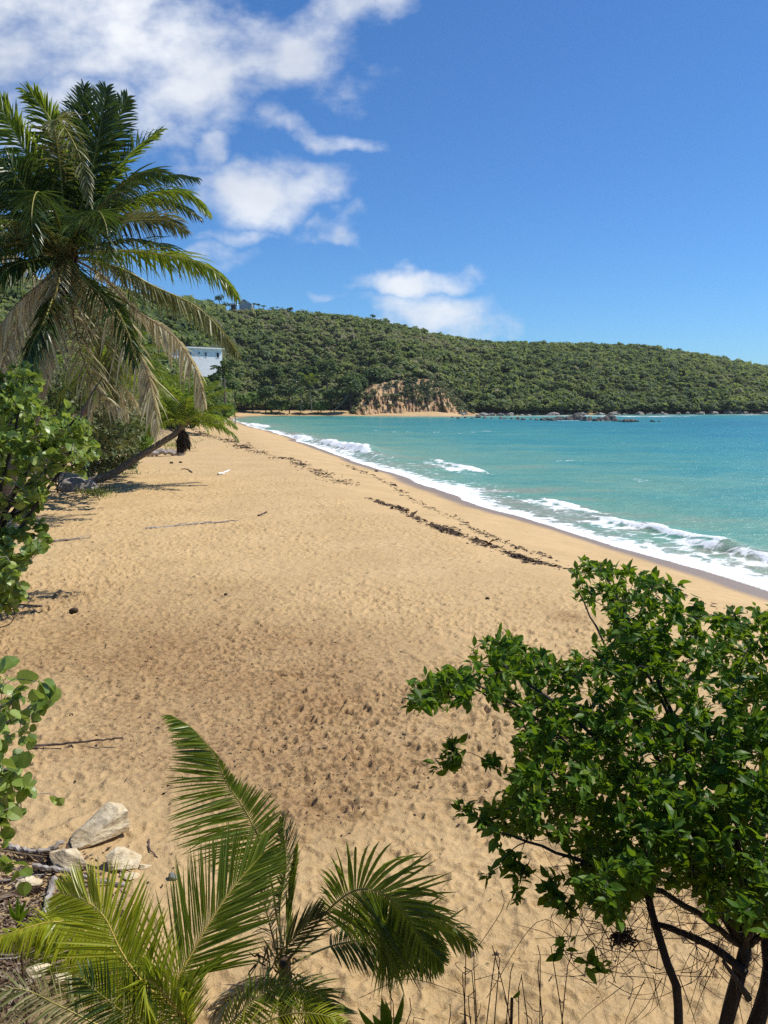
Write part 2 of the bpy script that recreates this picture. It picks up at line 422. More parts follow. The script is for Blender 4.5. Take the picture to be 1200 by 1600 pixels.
M_openshade = grainmat('opening_shade', [(.3, (.012, .014, .016)), (.7, (.03, .034, .038))], 2, rough=.4, bstr=.05)  # near-black colour painted in for the shade inside openings
M_window = grainmat('window_glass', [(.3, (.05, .075, .10)), (.7, (.09, .12, .15))], 2, rough=.12, bstr=.02, spec=.6)

def rockmat(name, stops, scale=2.5, strata=(1, 1, 4), crack=.5, bdist=.06):
    m, nd, lk, o = newmat(name)
    tcx = nd.new('ShaderNodeTexCoord'); mp = nd.new('ShaderNodeMapping'); mp.inputs['Scale'].default_value = strata
    mp.inputs['Rotation'].default_value = (.3, .5, .2)
    lk.new(tcx.outputs['Object'], mp.inputs['Vector'])
    n = tnoise(nd, lk, mp.outputs[0], scale, 8, .62, .4)
    c = ramp(nd, lk, n, stops)
    n2 = tnoise(nd, lk, tcx.outputs['Object'], scale * 6, 7, .70)
    c = mixrgb(nd, lk, .55, c, ramp(nd, lk, n2, [(.32, (.22, .19, .15)), (.47, (.72, .68, .62)), (.7, (1, 1, 1))]), 'MULTIPLY')
    nn = bump(nd, lk, n, .8, bdist); nn = bump(nd, lk, n2, .5, bdist * .25, nn)
    princ(nd, lk, o, c, .85, .25, nn)
    return m
M_boulder = rockmat('pale_sandstone', [(.28, (.30, .20, .09)), (.42, (.62, .50, .31)), (.6, (.74, .65, .47)), (.75, (.66, .43, .18))], 2.2)
M_searock = rockmat('sea_rock', [(.3, (.035, .032, .03)), (.5, (.13, .12, .105)), (.7, (.38, .35, .31))], .6, (1, 1, 2), bdist=.3)
M_shorerock = rockmat('shore_rock', [(.3, (.10, .09, .08)), (.5, (.30, .275, .24)), (.7, (.56, .52, .46))], .6, (1, 1, 2), bdist=.3)
M_greyrock = rockmat('grey_rock', [(.3, (.10, .10, .10)), (.6, (.26, .26, .26)), (.8, (.42, .42, .42))], 3)
M_cliff = rockmat('cliff_earth', [(.26, (.13, .072, .036)), (.42, (.36, .225, .115)), (.55, (.50, .335, .18)), (.70, (.70, .52, .32))], .20, (1.4, 1, 1.0), bdist=.9)

def sandmat():
    m, nd, lk, o = newmat('beach_sand')
    tcx = nd.new('ShaderNodeTexCoord'); ob = tcx.outputs['Object']
    at_ = lambda k: (lambda a: (setattr(a, 'attribute_name', k), a.outputs['Fac'])[1])(nd.new('ShaderNodeAttribute'))
    wet, dirt, pit, soil = at_('wet'), at_('dirt'), at_('pit'), at_('soil')
    n1 = tnoise(nd, lk, ob, .35, 5, .6); n2 = tnoise(nd, lk, ob, 2.6, 5, .6); n3 = tnoise(nd, lk, ob, 70, 3, .7)
    n4 = tnoise(nd, lk, ob, 11, 7, .72)
    c = ramp(nd, lk, n1, [(.3, (.50, .342, .163)), (.7, (.595, .415, .207))])
    c = mixrgb(nd, lk, .5, c, ramp(nd, lk, n2, [(.3, (.78, .76, .73)), (.7, (1, 1, 1))]), 'MULTIPLY')
    c = mixrgb(nd, lk, .5, c, ramp(nd, lk, n3, [(.25, (.62, .58, .53)), (.5, (.95, .95, .94)), (.75, (1.1, 1.1, 1.1))]), 'MULTIPLY')
    # litter and damp dirt of the trodden part, darker inside the footprints
    dm = mth('MULTIPLY', dirt, ramp(nd, lk, n4, [(.50, (0, 0, 0)), (.57, (1, 1, 1))]), nodes=nd, links=lk)
    dm = mth('MULTIPLY', dm, mth('MULTIPLY_ADD', pit, .5, .70, nodes=nd, links=lk), nodes=nd, links=lk, clamp=True)
    c = mixrgb(nd, lk, dm, c, (.060, .034, .018))
    c = mixrgb(nd, lk, mth('MULTIPLY', dirt, .62, nodes=nd, links=lk), c, (.28, .160, .068))
    c = mixrgb(nd, lk, mth('MULTIPLY', soil, .9, nodes=nd, links=lk), c, ramp(nd, lk, n2, [(.3, (.07, .055, .03)), (.7, (.17, .13, .075))]))
    c = mixrgb(nd, lk, mth('MULTIPLY', wet, .85, nodes=nd, links=lk), c, (.20, .145, .105))
    rough = mth('MULTIPLY_ADD', wet, -.50, .92, nodes=nd, links=lk)
    dry = mth('SUBTRACT', 1.0, wet, nodes=nd, links=lk)
    foot = at_('face')
    amp = mth('MULTIPLY', dry, mth('MULTIPLY_ADD', foot, -.75, 1.0, nodes=nd, links=lk), nodes=nd, links=lk)
    v = nd.new('ShaderNodeTexNoise'); v.noise_type = 'RIDGED_MULTIFRACTAL'; v.normalize = True; v.inputs['Scale'].default_value = 2.4; v.inputs['Detail'].default_value = 5; v.inputs['Roughness'].default_value = .62
    ds = nd.new('ShaderNodeVectorMath'); ds.operation = 'ADD'
    nv = nd.new('ShaderNodeTexNoise'); nv.inputs['Scale'].default_value = 3; nv.inputs['Detail'].default_value = 3; lk.new(ob, nv.inputs['Vector'])
    nvs = nd.new('ShaderNodeVectorMath'); nvs.operation = 'SCALE'; nvs.inputs['Scale'].default_value = .35; lk.new(nv.outputs['Color'], nvs.inputs[0])
    lk.new(ob, ds.inputs[0]); lk.new(nvs.outputs[0], ds.inputs[1]); lk.new(ds.outputs[0], v.inputs['Vector'])
    h1 = mth('MULTIPLY', v.outputs['Fac'], amp, nodes=nd, links=lk)
    h2 = mth('MULTIPLY', n4, amp, nodes=nd, links=lk)
    nn = bump(nd, lk, h1, .9, .11); nn = bump(nd, lk, h2, .9, .05, nn); nn = bump(nd, lk, mth('MULTIPLY', n3, dry, nodes=nd, links=lk), .35, .004, nn)
    princ(nd, lk, o, c, rough, .3, nn)
    return m
M_sand = sandmat()

def seamat():
    m, nd, lk, o = newmat('sea_water')
    tcx = nd.new('ShaderNodeTexCoord'); ob = tcx.outputs['Object']
    at_ = lambda k: (lambda a: (setattr(a, 'attribute_name', k), a.outputs['Fac'])[1])(nd.new('ShaderNodeAttribute'))
    dep, foam = at_('depth'), at_('foam')
    nb = tnoise(nd, lk, ob, .022, 4, .6)
    mp = nd.new('ShaderNodeMapping'); mp.inputs['Scale'].default_value = (.5, 1.3, 1); mp.inputs['Rotation'].default_value = (0, 0, .35)
    lk.new(ob, mp.inputs['Vector'])
    nr_ = tnoise(nd, lk, mp.outputs[0], .09, 5, .6)
    d2 = mth('ADD', dep, mth('ADD', mth('MULTIPLY_ADD', nb, .5, -.25, nodes=nd, links=lk), mth('ADD', mth('MULTIPLY_ADD', nr_, .46, -.23, nodes=nd, links=lk), mth('MULTIPLY_ADD', tnoise(nd, lk, mp.outputs[0], .55, 4, .6), .36, -.18, nodes=nd, links=lk), nodes=nd, links=lk), nodes=nd, links=lk), nodes=nd, links=lk)
    c = ramp(nd, lk, d2, [(0, (.25, .28, .20)), (.10, (.150, .315, .220)), (.30, (.055, .250, .222)), (.55, (.022, .195, .225)), (.8, (.007, .125, .18)), (1, (.003, .085, .15))])
    # lace of foam
    mf = nd.new('ShaderNodeMapping'); mf.inputs['Scale'].default_value = (1, .8, 1); lk.new(ob, mf.inputs['Vector'])
    f1 = tnoise(nd, lk, mf.outputs[0], .9, 8, .66, 1.2)
    vo = nd.new('ShaderNodeTexVoronoi'); vo.feature = 'DISTANCE_TO_EDGE'; vo.inputs['Scale'].default_value = .9
    wv = nd.new('ShaderNodeVectorMath'); wv.operation = 'ADD'
    wn = nd.new('ShaderNodeTexNoise'); wn.inputs['Scale'].default_value = .9; wn.inputs['Detail'].default_value = 5; lk.new(ob, wn.inputs['Vector'])
    ws = nd.new('ShaderNodeVectorMath'); ws.operation = 'SCALE'; ws.inputs['Scale'].default_value = 1.6; lk.new(wn.outputs['Color'], ws.inputs[0])
    lk.new(ob, wv.inputs[0]); lk.new(ws.outputs[0], wv.inputs[1]); lk.new(wv.outputs[0], vo.inputs['Vector'])
    lace = ramp(nd, lk, vo.outputs['Distance'], [(0, (1, 1, 1)), (.10, (.45, .45, .45)), (.30, (0, 0, 0))])
    fsum = mth('ADD', mth('MULTIPLY', foam, 1.55, nodes=nd, links=lk), mth('ADD', mth('MULTIPLY_ADD', f1, 1.5, -1.25, nodes=nd, links=lk), mth('MULTIPLY', lace, .38, nodes=nd, links=lk), nodes=nd, links=lk), nodes=nd, links=lk)
    fm = nd.new('ShaderNodeMapRange'); fm.interpolation_type = 'SMOOTHSTEP'; fm.inputs[1].default_value = .32; fm.inputs[2].default_value = .72
    lk.new(fsum, fm.inputs[0])
    gate = nd.new('ShaderNodeMapRange'); gate.inputs[1].default_value = 0.015; gate.inputs[2].default_value = .12; lk.new(foam, gate.inputs[0])
    fmask = mth('MULTIPLY', fm.outputs[0], gate.outputs[0], nodes=nd, links=lk)
    # wind-blown glints far out
    wh = tnoise(nd, lk, mp.outputs[0], 1.1, 5, .6)
    n1 = tnoise(nd, lk, mp.outputs[0], .55, 5, .62); n2 = tnoise(nd, lk, mp.outputs[0], 2.2, 5, .65); n3 = tnoise(nd, lk, ob, 9, 3, .6)
    nn = bump(nd, lk, n1, .85, .55); nn = bump(nd, lk, n2, .65, .11, nn); nn = bump(nd, lk, n3, .3, .015, nn)
    b = princ(nd, lk, None, c, .24, .30, nn); b.inputs['IOR'].default_value = 1.33
    fcol = ramp(nd, lk, f1, [(.3, (.72, .76, .76)), (.6, (.88, .89, .88))])
    fb = princ(nd, lk, None, fcol, .8, .2, bump(nd, lk, f1, .9, .12))
    mx = nd.new('ShaderNodeMixShader'); lk.new(fmask, mx.inputs[0]); lk.new(b.outputs[0], mx.inputs[1]); lk.new(fb.outputs[0], mx.inputs[2])
    lk.new(mx.outputs[0], o.inputs[0])
    return m
M_sea = seamat()
M_hill = grainmat('hill_soil', [(.3, (.035, .045, .015)), (.6, (.075, .080, .030)), (.8, (.16, .13, .07))], .06, rough=.95, bstr=.6, bdist=1.0)

# ------------------------------------------------------------------ shoreline and terrain
shore_px = [(1200, 922), (1100, 893), (1000, 862), (900, 832), (800, 806), (740, 787), (650, 752), (600, 736), (540, 713), (480, 693), (430, 676), (390, 665.5), (367, 656.5),
            (375, 652), (420, 650), (560, 650), (700, 651), (760, 649.5), (900, 648.5), (1050, 647.5), (1200, 647), (1400, 646), (1600, 646)]
sh = [gnd(a, b, WZ)[:2] for a, b in shore_px]
near = [(40, -60), (29, -20), (22, 2), (17, 13)]
S0 = np.array([(x, y, 0) for x, y in near] + [(p[0], p[1], 0) for p in sh])
SHORE = cr(S0, 260)[:, :2]
SEA = np.vstack([SHORE, [(6000, 900), (6000, -60)]])
def shore_dist(x, y):
    """signed distance to the waterline, positive on land"""
    x = np.asarray(x, float).ravel(); y = np.asarray(y, float).ravel()
    out_ = np.empty(len(x)); ins = np.zeros(len(x), bool)
    A = SHORE[:-1]; Bv = SHORE[1:] - A; L2 = (Bv ** 2).sum(1)
    for i0 in range(0, len(x), 20000):
        sl_ = slice(i0, i0 + 20000); X = x[sl_][:, None]; Y = y[sl_][:, None]
        t = np.clip(((X - A[:, 0]) * Bv[:, 0] + (Y - A[:, 1]) * Bv[:, 1]) / L2, 0, 1)
        out_[sl_] = np.sqrt(((X - A[:, 0] - t * Bv[:, 0]) ** 2 + (Y - A[:, 1] - t * Bv[:, 1]) ** 2).min(1))
    for i in range(len(SEA)):
        x1, y1 = SEA[i]; x2, y2 = SEA[(i + 1) % len(SEA)]
        if y1 == y2: continue
        c = (y1 > y) != (y2 > y)
        ins ^= c & (x < (x2 - x1) * (y - y1) / (y2 - y1) + x1)
    return np.where(ins, -out_, out_)
veg_px = [(-60, 950), (0, 905), (60, 832), (130, 768), (200, 722), (300, 690), (335, 667), (362, 653)]
VEG = np.array([gnd(a, b, 0)[:2] for a, b in veg_px] )
VEG = np.vstack([[(-9.0, 3.0), (-9.5, 10)], VEG])
def veg_depth(x, y):
    """metres inland of the vegetation edge"""
    vx = np.interp(y, VEG[:, 1], VEG[:, 0])
    return np.where(y < 260, vx - x, 0)

# trodden sand: a raster of footprints and scuffs
RX0, RX1, RY0, RY1, RES = -18.0, 16.0, 3.0, 62.0, 0.022
rw = int((RX1 - RX0) / RES); rh = int((RY1 - RY0) / RES)
RAST = np.zeros((rh, rw), np.float32)
rs = np.random.default_rng(5)
HW = 11
gy, gx = np.mgrid[-HW:HW + 1, -HW:HW + 1] * RES
NP_ = 120000
warpn = [.22 * vfbm(gx * 14 + 9 * k, gy * 14, k, 3) for k in range(24)]
for k in range(NP_):
    cx = rs.uniform(RX0 + .5, RX1 - .5); cy = RY0 + .5 + (RY1 - RY0 - 1) * rs.random() ** 1.1
    a = rs.uniform(0, math.pi) if rs.random() < .35 else rs.normal(.15, .45)
    sc_ = min(1.15, rs.lognormal(-.35, .42)); la = .115 * sc_ * rs.uniform(.8, 1.2); lb = .066 * sc_ * rs.uniform(.7, 1.2); dep_ = rs.uniform(.006, .036) * min(1, sc_ + .1)
    u = gx * math.cos(a) + gy * math.sin(a); v = -gx * math.sin(a) + gy * math.cos(a)
    r = np.sqrt((u / la) ** 2 + (v / lb) ** 2) * (1 + warpn[k % 24])
    m_ = np.exp(-np.minimum(r, 4) ** 5)
    rim = dep_ * .75 * np.exp(-((r - 1.25) / .32) ** 2) * (1 + .7 * u / la * (1 if k % 2 else -1)).clip(0, 2)
    i = int((cy - RY0) / RES); j = int((cx - RX0) / RES)
    if HW <= i < rh - HW - 1 and HW <= j < rw - HW - 1:
        W_ = RAST[i - HW:i + HW + 1, j - HW:j + HW + 1]
        W_ *= (1 - .8 * m_); W_ += -dep_ * m_ + rim
RAST = np.clip(RAST, -.075, .06)
def raster(x, y):
    fx = np.clip((x - RX0) / RES, 0, rw - 1.01); fy = np.clip((y - RY0) / RES, 0, rh - 1.01)
    i = fy.astype(int); j = fx.astype(int); a = fx - j; b = fy - i
    r = (RAST[i, j] * (1 - a) + RAST[i, j + 1] * a) * (1 - b) + (RAST[i + 1, j] * (1 - a) + RAST[i + 1, j + 1] * a) * b
    return r * sstep(RY1 - 1, RY1 - 16, y) * sstep(RX0, RX0 + 1.5, x) * sstep(RX1, RX1 - 1.5, x) * sstep(RY0, RY0 + .6, y)
def terrain(x, y, full=True, sd=None):
    x = np.asarray(x, float); y = np.asarray(y, float); shp = x.shape
    x = x.ravel(); y = y.ravel()
    sd = shore_dist(x, y) if sd is None else sd
    lobes = .5 * vfbm(x * .13, y * .10, 3, 3)
    L = sd + lobes
    z = WZ + np.where(L < 0, .11 * np.maximum(L, -28), 0)
    nearb = 1.1 * sstep(-3.5, 9.5, L) - 1.1 * sstep(-3.5, 9.5, np.array([0.0]))[0]
    nearb = nearb * 1.1 / (1.1 - 1.1 * sstep(-3.5, 9.5, np.array([0.0]))[0])
    farb = 2.9 * sstep(-6, 30, L) - 2.9 * sstep(-6, 30, np.array([0.0]))[0]
    w = sstep(170, 300, y)
    z = z + np.where(L > 0, nearb * (1 - w) + farb * w, 0)
    land = sstep(9, 16, L)
    vd = np.maximum(veg_depth(x, y), 0)
    z = z + land * (.05 * vfbm(x * .22, y * .22, 9, 3) + .035 * vfbm(x * 1.1, y * 1.1, 19, 3) + np.minimum(.20 * vd, 3.5 + .01 * vd) * sstep(0, 6, vd))
    bank = 3.35 * sstep(5.1, 1.0, y + .10 * x + .25 * vnoise(x * 1.3, y * 1.3, 4)) * sstep(6, 1.5, y)
    z = z + bank
    if full:
        z = z + raster(x, y) * (.35 + .95 * sstep(-.45, .35, vfbm(x * .33, y * .26, 27, 3))) * sstep(6.5, 10.5, L) * (1 - sstep(.5, 3, vd) * .6)
    return z.reshape(shp)
def tz(x, y): return float(terrain(np.array([x]), np.array([y]))[0])
def onground(px, py):
    """point of the ground sheet seen at a pixel"""
    z = 0.0
    for _ in range(6):
        p = gnd(px, py, z); z = tz(p[0], p[1])
    return np.array([p[0], p[1], z])

def sheet(name, ug, yg, zf, mat, attrs_f, kind='structure'):
    U, Y = np.meshgrid(ug, yg); X = (U - 600) / F * Y
    Z, at_ = zf(X.ravel(), Y.ravel())
    V = np.stack([X.ravel(), Y.ravel(), Z], 1)
    nr_, nc = X.shape
    i = np.arange(nr_ - 1)[:, None] * nc + np.arange(nc - 1)[None]
    Fq = np.stack([i, i + 1, i + nc + 1, i + nc], -1).reshape(-1, 4)
    mb = MB(); mb.add(V, Fq)
    ob = mb.build(name, mat, smooth=True, attrs=at_)
    ob['kind'] = kind
    return ob
side_cols = np.geomspace(60, 9000, 40)
ug = np.concatenate([(-260 - side_cols)[::-1], np.arange(-260, 1470, 1.9), 1470 + side_cols])
yg = np.concatenate([[.4, .8, 1.2, 1.6, 2.0, 2.4, 2.8, 3.2, 3.6, 4.0, 4.3], np.geomspace(4.5, 62, 900), np.geomspace(62.4, 560, 260)])
DIRT = [(200, 965, 330, 60, .45), (430, 1170, 220, 80, 1.0), (420, 1100, 300, 110, 1.0), (300, 1030, 330, 70, .95), (560, 1190, 190, 90, .9), (120, 1010, 200, 60, .8), (480, 1255, 150, 50, .8), (250, 1160, 240, 60, .6), (700, 1220, 110, 45, .55), (890, 965, 26, 10, 1.0), (460, 1040, 30, 8, 1)]
def swash(x, y):
    """how far the last wave ran up the sand, metres"""
    return .55 * vfbm(x * .35, y * .22, 41, 4) + 1.05 * vnoise(x * .17, y * .11, 44) + .2
PATCH = []   # trodden, litter-stained patches of the beach: x, y, radii in metres
for (a_, b_, ra_, rb_, k_) in DIRT:
    g0 = gnd(a_, b_); g1 = gnd(a_, b_ - rb_); g2_ = gnd(a_, b_ + rb_)
    PATCH.append((g0[0], (g1[1] + g2_[1]) / 2, ra_ * np.linalg.norm(g0 - [0, 0, CAMZ]) / F, (g1[1] - g2_[1]) / 2, k_))
def ground_z(x, y):
    sd = shore_dist(x, y)
    z = terrain(x, y, True, sd)
    wl = sd - swash(x, y)
    wet = sstep(2.0, .8, wl + .5 * vfbm(x * .2, y * .2, 23, 2)) * sstep(300, 150, y) + sstep(4, 1, wl) * sstep(150, 300, y) * .6
    r = raster(x, y)
    dirt = np.zeros(len(x))
    for (mx_, my_, ra, rb, k) in PATCH:
        dirt = np.maximum(dirt, k * np.exp(-(((x - mx_) / ra) ** 2 + ((y - my_) / rb) ** 2) ** 1.2))
    dirt = np.where(y > 3, dirt, 0) * sstep(7, 12, sd)
    dirt = np.clip(dirt * (1 + .5 * vfbm(x * .9, y * .9, 31, 4)), 0, 1)
    z = z + r * .35 * dirt                       # deeper, churned prints in the trodden patches
    vd = veg_depth(x, y)
    soil = np.maximum(sstep(1.5, 6, vd + 1.2 * vfbm(x * .5, y * .5, 8, 3)), sstep(3.9, 2.6, y)) * sstep(4, 12, sd)
    lit = np.exp(-(((x + 3.3) / .75) ** 2 + ((y - 6.0) / 1.15) ** 2) ** 1.5)
    soil = np.maximum(soil, np.where(y > 3, lit, 0) * .9)
    far_land = sstep(14, 24, sd) * sstep(300, 340, y)
    soil = np.maximum(soil, far_land)
    face = sstep(11, 6.5, sd + lobes0(x, y))
    return z, dict(wet=np.clip(wet, 0, 1), dirt=dirt, pit=np.clip(-r / .03, 0, 1), soil=soil, face=face)
def lobes0(x, y): return .5 * vfbm(x * .13, y * .10, 3, 3)
sheet('beach_ground', ug, yg, ground_z, M_sand, None)

# ------------------------------------------------------------------ sea with breakers
ugs = np.concatenate([(300 - np.geomspace(4, 400, 12))[::-1], np.arange(300, 1480, 2.4), 1480 + np.geomspace(60, 9000, 40)])
ygs = np.concatenate([np.linspace(2, 14, 10), np.geomspace(15, 130, 560), np.geomspace(130.8, 480, 190), np.geomspace(485, 9000, 40)])
BREAK = []   # breakers: pixel along the crest -> x,y, height, along-length, width across
for (a, b, hgt, half, wd) in [(545, 697, .85, 17, 1.9), (470, 682, .5, 18, 1.8), (410, 665, .45, 25, 2.2), (1075, 838, .26, 3.2, .75), (975, 815, .22, 3.0, .8), (880, 788, .15, 4.5, .9), (1180, 868, .32, 4.0, .8), (720, 728, .22, 9, 1.2)]:
    p = gnd(a, b, WZ + hgt * .5)
    k = np.argmin(((SHORE - p[:2]) ** 2).sum(1)); tdir = nrm(SHORE[min(k + 2, 259)] - SHORE[k - 2])
    BREAK.append((p[0], p[1], tdir, hgt, half, wd))
def sea_z(x, y):
    sd = -shore_dist(x, y)                        # metres out from the waterline
    sw = np.zeros(len(x))
    dirw = np.array([.93, -.36])
    ph = x * .36 + y * .18
    fade = sstep(2, 25, sd) * np.exp(-y / 400)
    sw += .10 * fade * np.sin(ph * 1.4 + 2.5 * vnoise(x * .05, y * .05, 5)) + .12 * fade * vfbm(x * .25, y * .12, 6, 3)
    z = WZ + sw
    edge = sd + swash(x, y)
    z = np.where(sd < 0, WZ + .02 + .10 * np.clip(-sd, 0, 1.5) * 0, z)
    # swash foam band: thick at its edge, breaking into lace outwards
    wide = 1.2 + .9 * vnoise(x * .09, y * .07, 45)
    foam = .95 * np.exp(-np.maximum(edge - .1, 0) / (1.65 * np.maximum(.5, wide))) * (edge > -1.8)
    foam = foam * np.interp(y, [20, 60, 140, 300, 360], [1.0, 1.0, 1.0, .55, .35])
    foam = np.maximum(foam, .37 * sstep(9.5, 2.5, edge + 1.5 * vnoise(x * .2, y * .12, 47)) * sstep(260, 120, y))
    for (bx, by, td, hg, half, wd) in BREAK:
        al = (x - bx) * td[0] + (y - by) * td[1]
        ac = (x - bx) * td[1] - (y - by) * td[0]   # across, sign fixed below
        nsea = np.array([td[1], -td[0]])
        # seaward side positive
        kk = np.argmin(((SHORE - np.array([bx, by])) ** 2).sum(1))
        if ((np.array([bx, by]) - SHORE[kk]) * nsea).sum() < 0: ac = -ac
        ac = ac + .7 * wd * vfbm(al * .16 + bx, al * .0 + by, 51, 3)
        env = np.exp(-(al / half) ** 4) * (1 + .35 * vfbm(al * .5 + bx, ac * .3, 53, 3))
        prof = np.where(ac > 0, np.exp(-(ac / (wd * 1.5)) ** 2), np.exp(-(ac / (wd * .55)) ** 2))
        z = z + hg * env * prof
        br = vnoise(al * (1.6 / half) + bx, by, 55) * .5 + .62
        foam = np.maximum(foam, np.clip(.95 * env * np.exp(-((ac + wd * .25) / (wd * .5)) ** 2) * np.clip(br * 1.4, 0, 1), 0, 1))
        foam = np.maximum(foam, .55 * env * np.exp(-((ac + wd * 1.2) / (wd * 1.2)) ** 2))
    # surf round the offshore rocks
    for (a, b, rx, ry, k) in [(890, 657, 14, 5, .5), (800, 655, 16, 4, .45), (960, 658, 16, 4, .6), (1000, 651, 30, 6, .75), (930, 649.6, 28, 5, .75), (1160, 648.3, 20, 5, .7), (820, 650.4, 20, 5, .6), (1060, 648.8, 22, 5, .65), (870, 650, 14, 4, .7), (760, 651, 12, 5, .5)]:
        p = gnd(a, b, WZ)
        foam = np.maximum(foam, k * np.exp(-(((x - p[0]) / rx) ** 2 + ((y - p[1]) / ry) ** 2)))
    caps = vnoise(x * .55, y * .35, 61) * .5 + vnoise(x * .06, y * .05, 62) * .5
    foam = np.maximum(foam, .50 * sstep(.60, .78, caps) * sstep(8, 20, sd) * sstep(300, 180, y))
    d = np.interp(sd, [0, 4, 12, 30, 70, 140, 260, 400], [0, .06, .15, .29, .48, .66, .84, .95])
    z = z + .05 * np.clip(foam, 0, 1) * sstep(0, 1.5, sd)
    # the sheet of spent wave runs up the sand between the lobes
    run = edge > -.05
    tt = terrain(x, y, False, -sd)
    z = np.where(run & (sd < 2.5), np.maximum(z, tt + .018), np.where(sd < .3, tt - .05 - .5 * np.clip(-sd - 2.5, 0, 2), z))
    return z, dict(depth=d, foam=np.clip(foam, 0, 1))
sheet('sea', ugs, ygs, sea_z, M_sea, None)

# ------------------------------------------------------------------ hills
UK = [-1500, -200, 0, 200, 300, 325, 350, 372, 400, 450, 545, 575, 600, 640, 680, 705, 730, 800, 1000, 1200, 1500, 1900]
YB = [80, 90, 95, 130, 170, 225, 310, 352, 362, 368, 366, 368, 369, 369, 369, 368, 362, 358, 380, 397, 410, 430]
ZB = [3.5, 3.5, 3.5, 3.5, 3.0, 3.0, 2.5, 2.0, 1.9, 1.9, 2.0, 8.0, 13, 15, 14, 9, 1.5, .8, .6, .5, .5, .5]
YC = [280, 360, 400, 440, 465, 470, 478, 484, 490, 500, 520, 527, 532, 540, 548, 552, 556, 570, 590, 610, 630, 650]
CK = [-1500, -200, 100, 250, 300, 340, 400, 470, 540, 600, 650, 700, 760, 830, 900, 970, 1040, 1100, 1150, 1200, 1300, 1450, 1700, 1900]
CP = [470, 455, 464, 480, 483, 487, 493, 500, 506, 513, 524, 536, 544, 546, 546, 549, 554, 562, 571, 582, 600, 625, 640, 642]
def hill(u, s):
    u = np.asarray(u, float); s = np.asarray(s, float)
    yb = np.interp(u, UK, YB); yc = np.interp(u, UK, YC); zb = np.interp(u, UK, ZB); cpy = np.interp(u, CK, CP)
    d = np.stack([(u - 600) / F, cP + (800 - cpy) / F * sP, -sP + (800 - cpy) / F * cP], -1)
    zc = CAMZ + d[..., 2] * yc / d[..., 1]
    Y = yb + (yc - yb) * s
    pr = np.where(s <= 1, 1 - (1 - np.clip(s, 0, 1)) ** 1.45, 1 - .55 * (s - 1) ** 1.3)
    z = zb + (zc - zb) * pr
    X0 = (u - 600) / F * Y
    amp = np.clip(s * 3, 0, 1) * np.clip((1.15 - s) * 3, 0, 1)
    z = z + amp * 3.6 * vfbm(X0 * .016, Y * .012, 71, 3) * np.clip((zc - zb) / 40, .3, 1)
    X = (u - 600) / F * (Y * cP - (z - CAMZ) * sP)
    return np.stack([X, Y, z], -1)
uu = np.concatenate([np.linspace(-1500, -150, 20), np.arange(-130, 1400, 10), np.linspace(1420, 1900, 16)]); ss = np.linspace(-.02, 1.9, 50)
UU, SS = np.meshgrid(uu, ss)
HV = hill(UU, SS); HV[0, :, 2] -= 16
nc = len(uu); ii = np.arange(len(ss) - 1)[:, None] * nc + np.arange(nc - 1)[None]
mb = MB(); mb.add(HV.reshape(-1, 3), np.stack([ii, ii + 1, ii + nc + 1, ii + nc], -1).reshape(-1, 4))
mb.build('hills', M_hill, smooth=True)['kind'] = 'structure'
def hill_at(px, py):
    s = np.linspace(0, 1.05, 600); q = hill(np.full(600, float(px)), s)
    dep = q[:, 1] * cP - (q[:, 2] - CAMZ) * sP
    pp = 800 - F * (q[:, 1] * sP + (q[:, 2] - CAMZ) * cP) / dep
    k = np.argmin(abs(pp - py)); return q[k]

def crown_quads(c, r, hgt, K, rng, size=.42, lobes=6, up=-.35):
    """leaf clumps of one crown: K small quads spread over a lumpy crown"""
    n = len(c)
    lob = rng.normal(size=(n, lobes, 3)); lob = nrm(lob) * rng.uniform(.25, .62, (n, lobes, 1)); lob[..., 2] = abs(lob[..., 2]) * .9 - .1
    lr = rng.uniform(.38, .66, (n, lobes))
    pick = rng.integers(0, lobes, (n, K))
    lc = np.take_along_axis(lob, pick[..., None], 1); rr = np.take_along_axis(lr, pick, 1)
    d = rng.normal(size=(n, K, 3)); d[..., 2] = np.where(d[..., 2] < up, -d[..., 2], d[..., 2]); d = nrm(d)
    sc = np.stack([r, r, hgt], -1)[:, None]
    p = c[:, None] + (lc + d * (rr * rng.uniform(.75, 1.06, (n, K)))[..., None]) * sc
    nn = nrm(d + np.array([.1, 0, .55]) + .42 * rng.normal(size=(n, K, 3)))
    t1 = nrm(np.cross(nn, rng.normal(size=(n, K, 3)))); t2 = np.cross(nn, t1)
    q = size * r[:, None, None] * rng.uniform(.5, 1.1, (n, K, 1))
    V = np.stack([p + t1 * q * .6, p + t2 * q * .45, p - t1 * q * .6, p - t2 * q * .45], 2)
    V += rng.normal(size=V.shape) * (q * .12)[..., None]
    Fq = np.arange(n * K * 4).reshape(-1, 4)
    return V.reshape(-1, 3), Fq

rf = np.random.default_rng(3)
uf = rf.uniform(-120, 1360, 66000); sf = rf.uniform(.0, 1.06, 66000)
uf[:2600] = rf.uniform(215, 570, 2600); sf[:2600] = rf.uniform(-.018, .05, 2600)
uf[2600:4400] = rf.uniform(738, 1360, 1800); sf[2600:4400] = rf.uniform(-.017, .03, 1800)
q = hill(uf, sf)
dx = abs(np.interp(uf, UK, YC) - np.interp(uf, UK, YB)) * q[:, 1]
keep = rf.random(len(uf)) < np.maximum(dx / dx.max() * .9, .8 * (sf < .06))
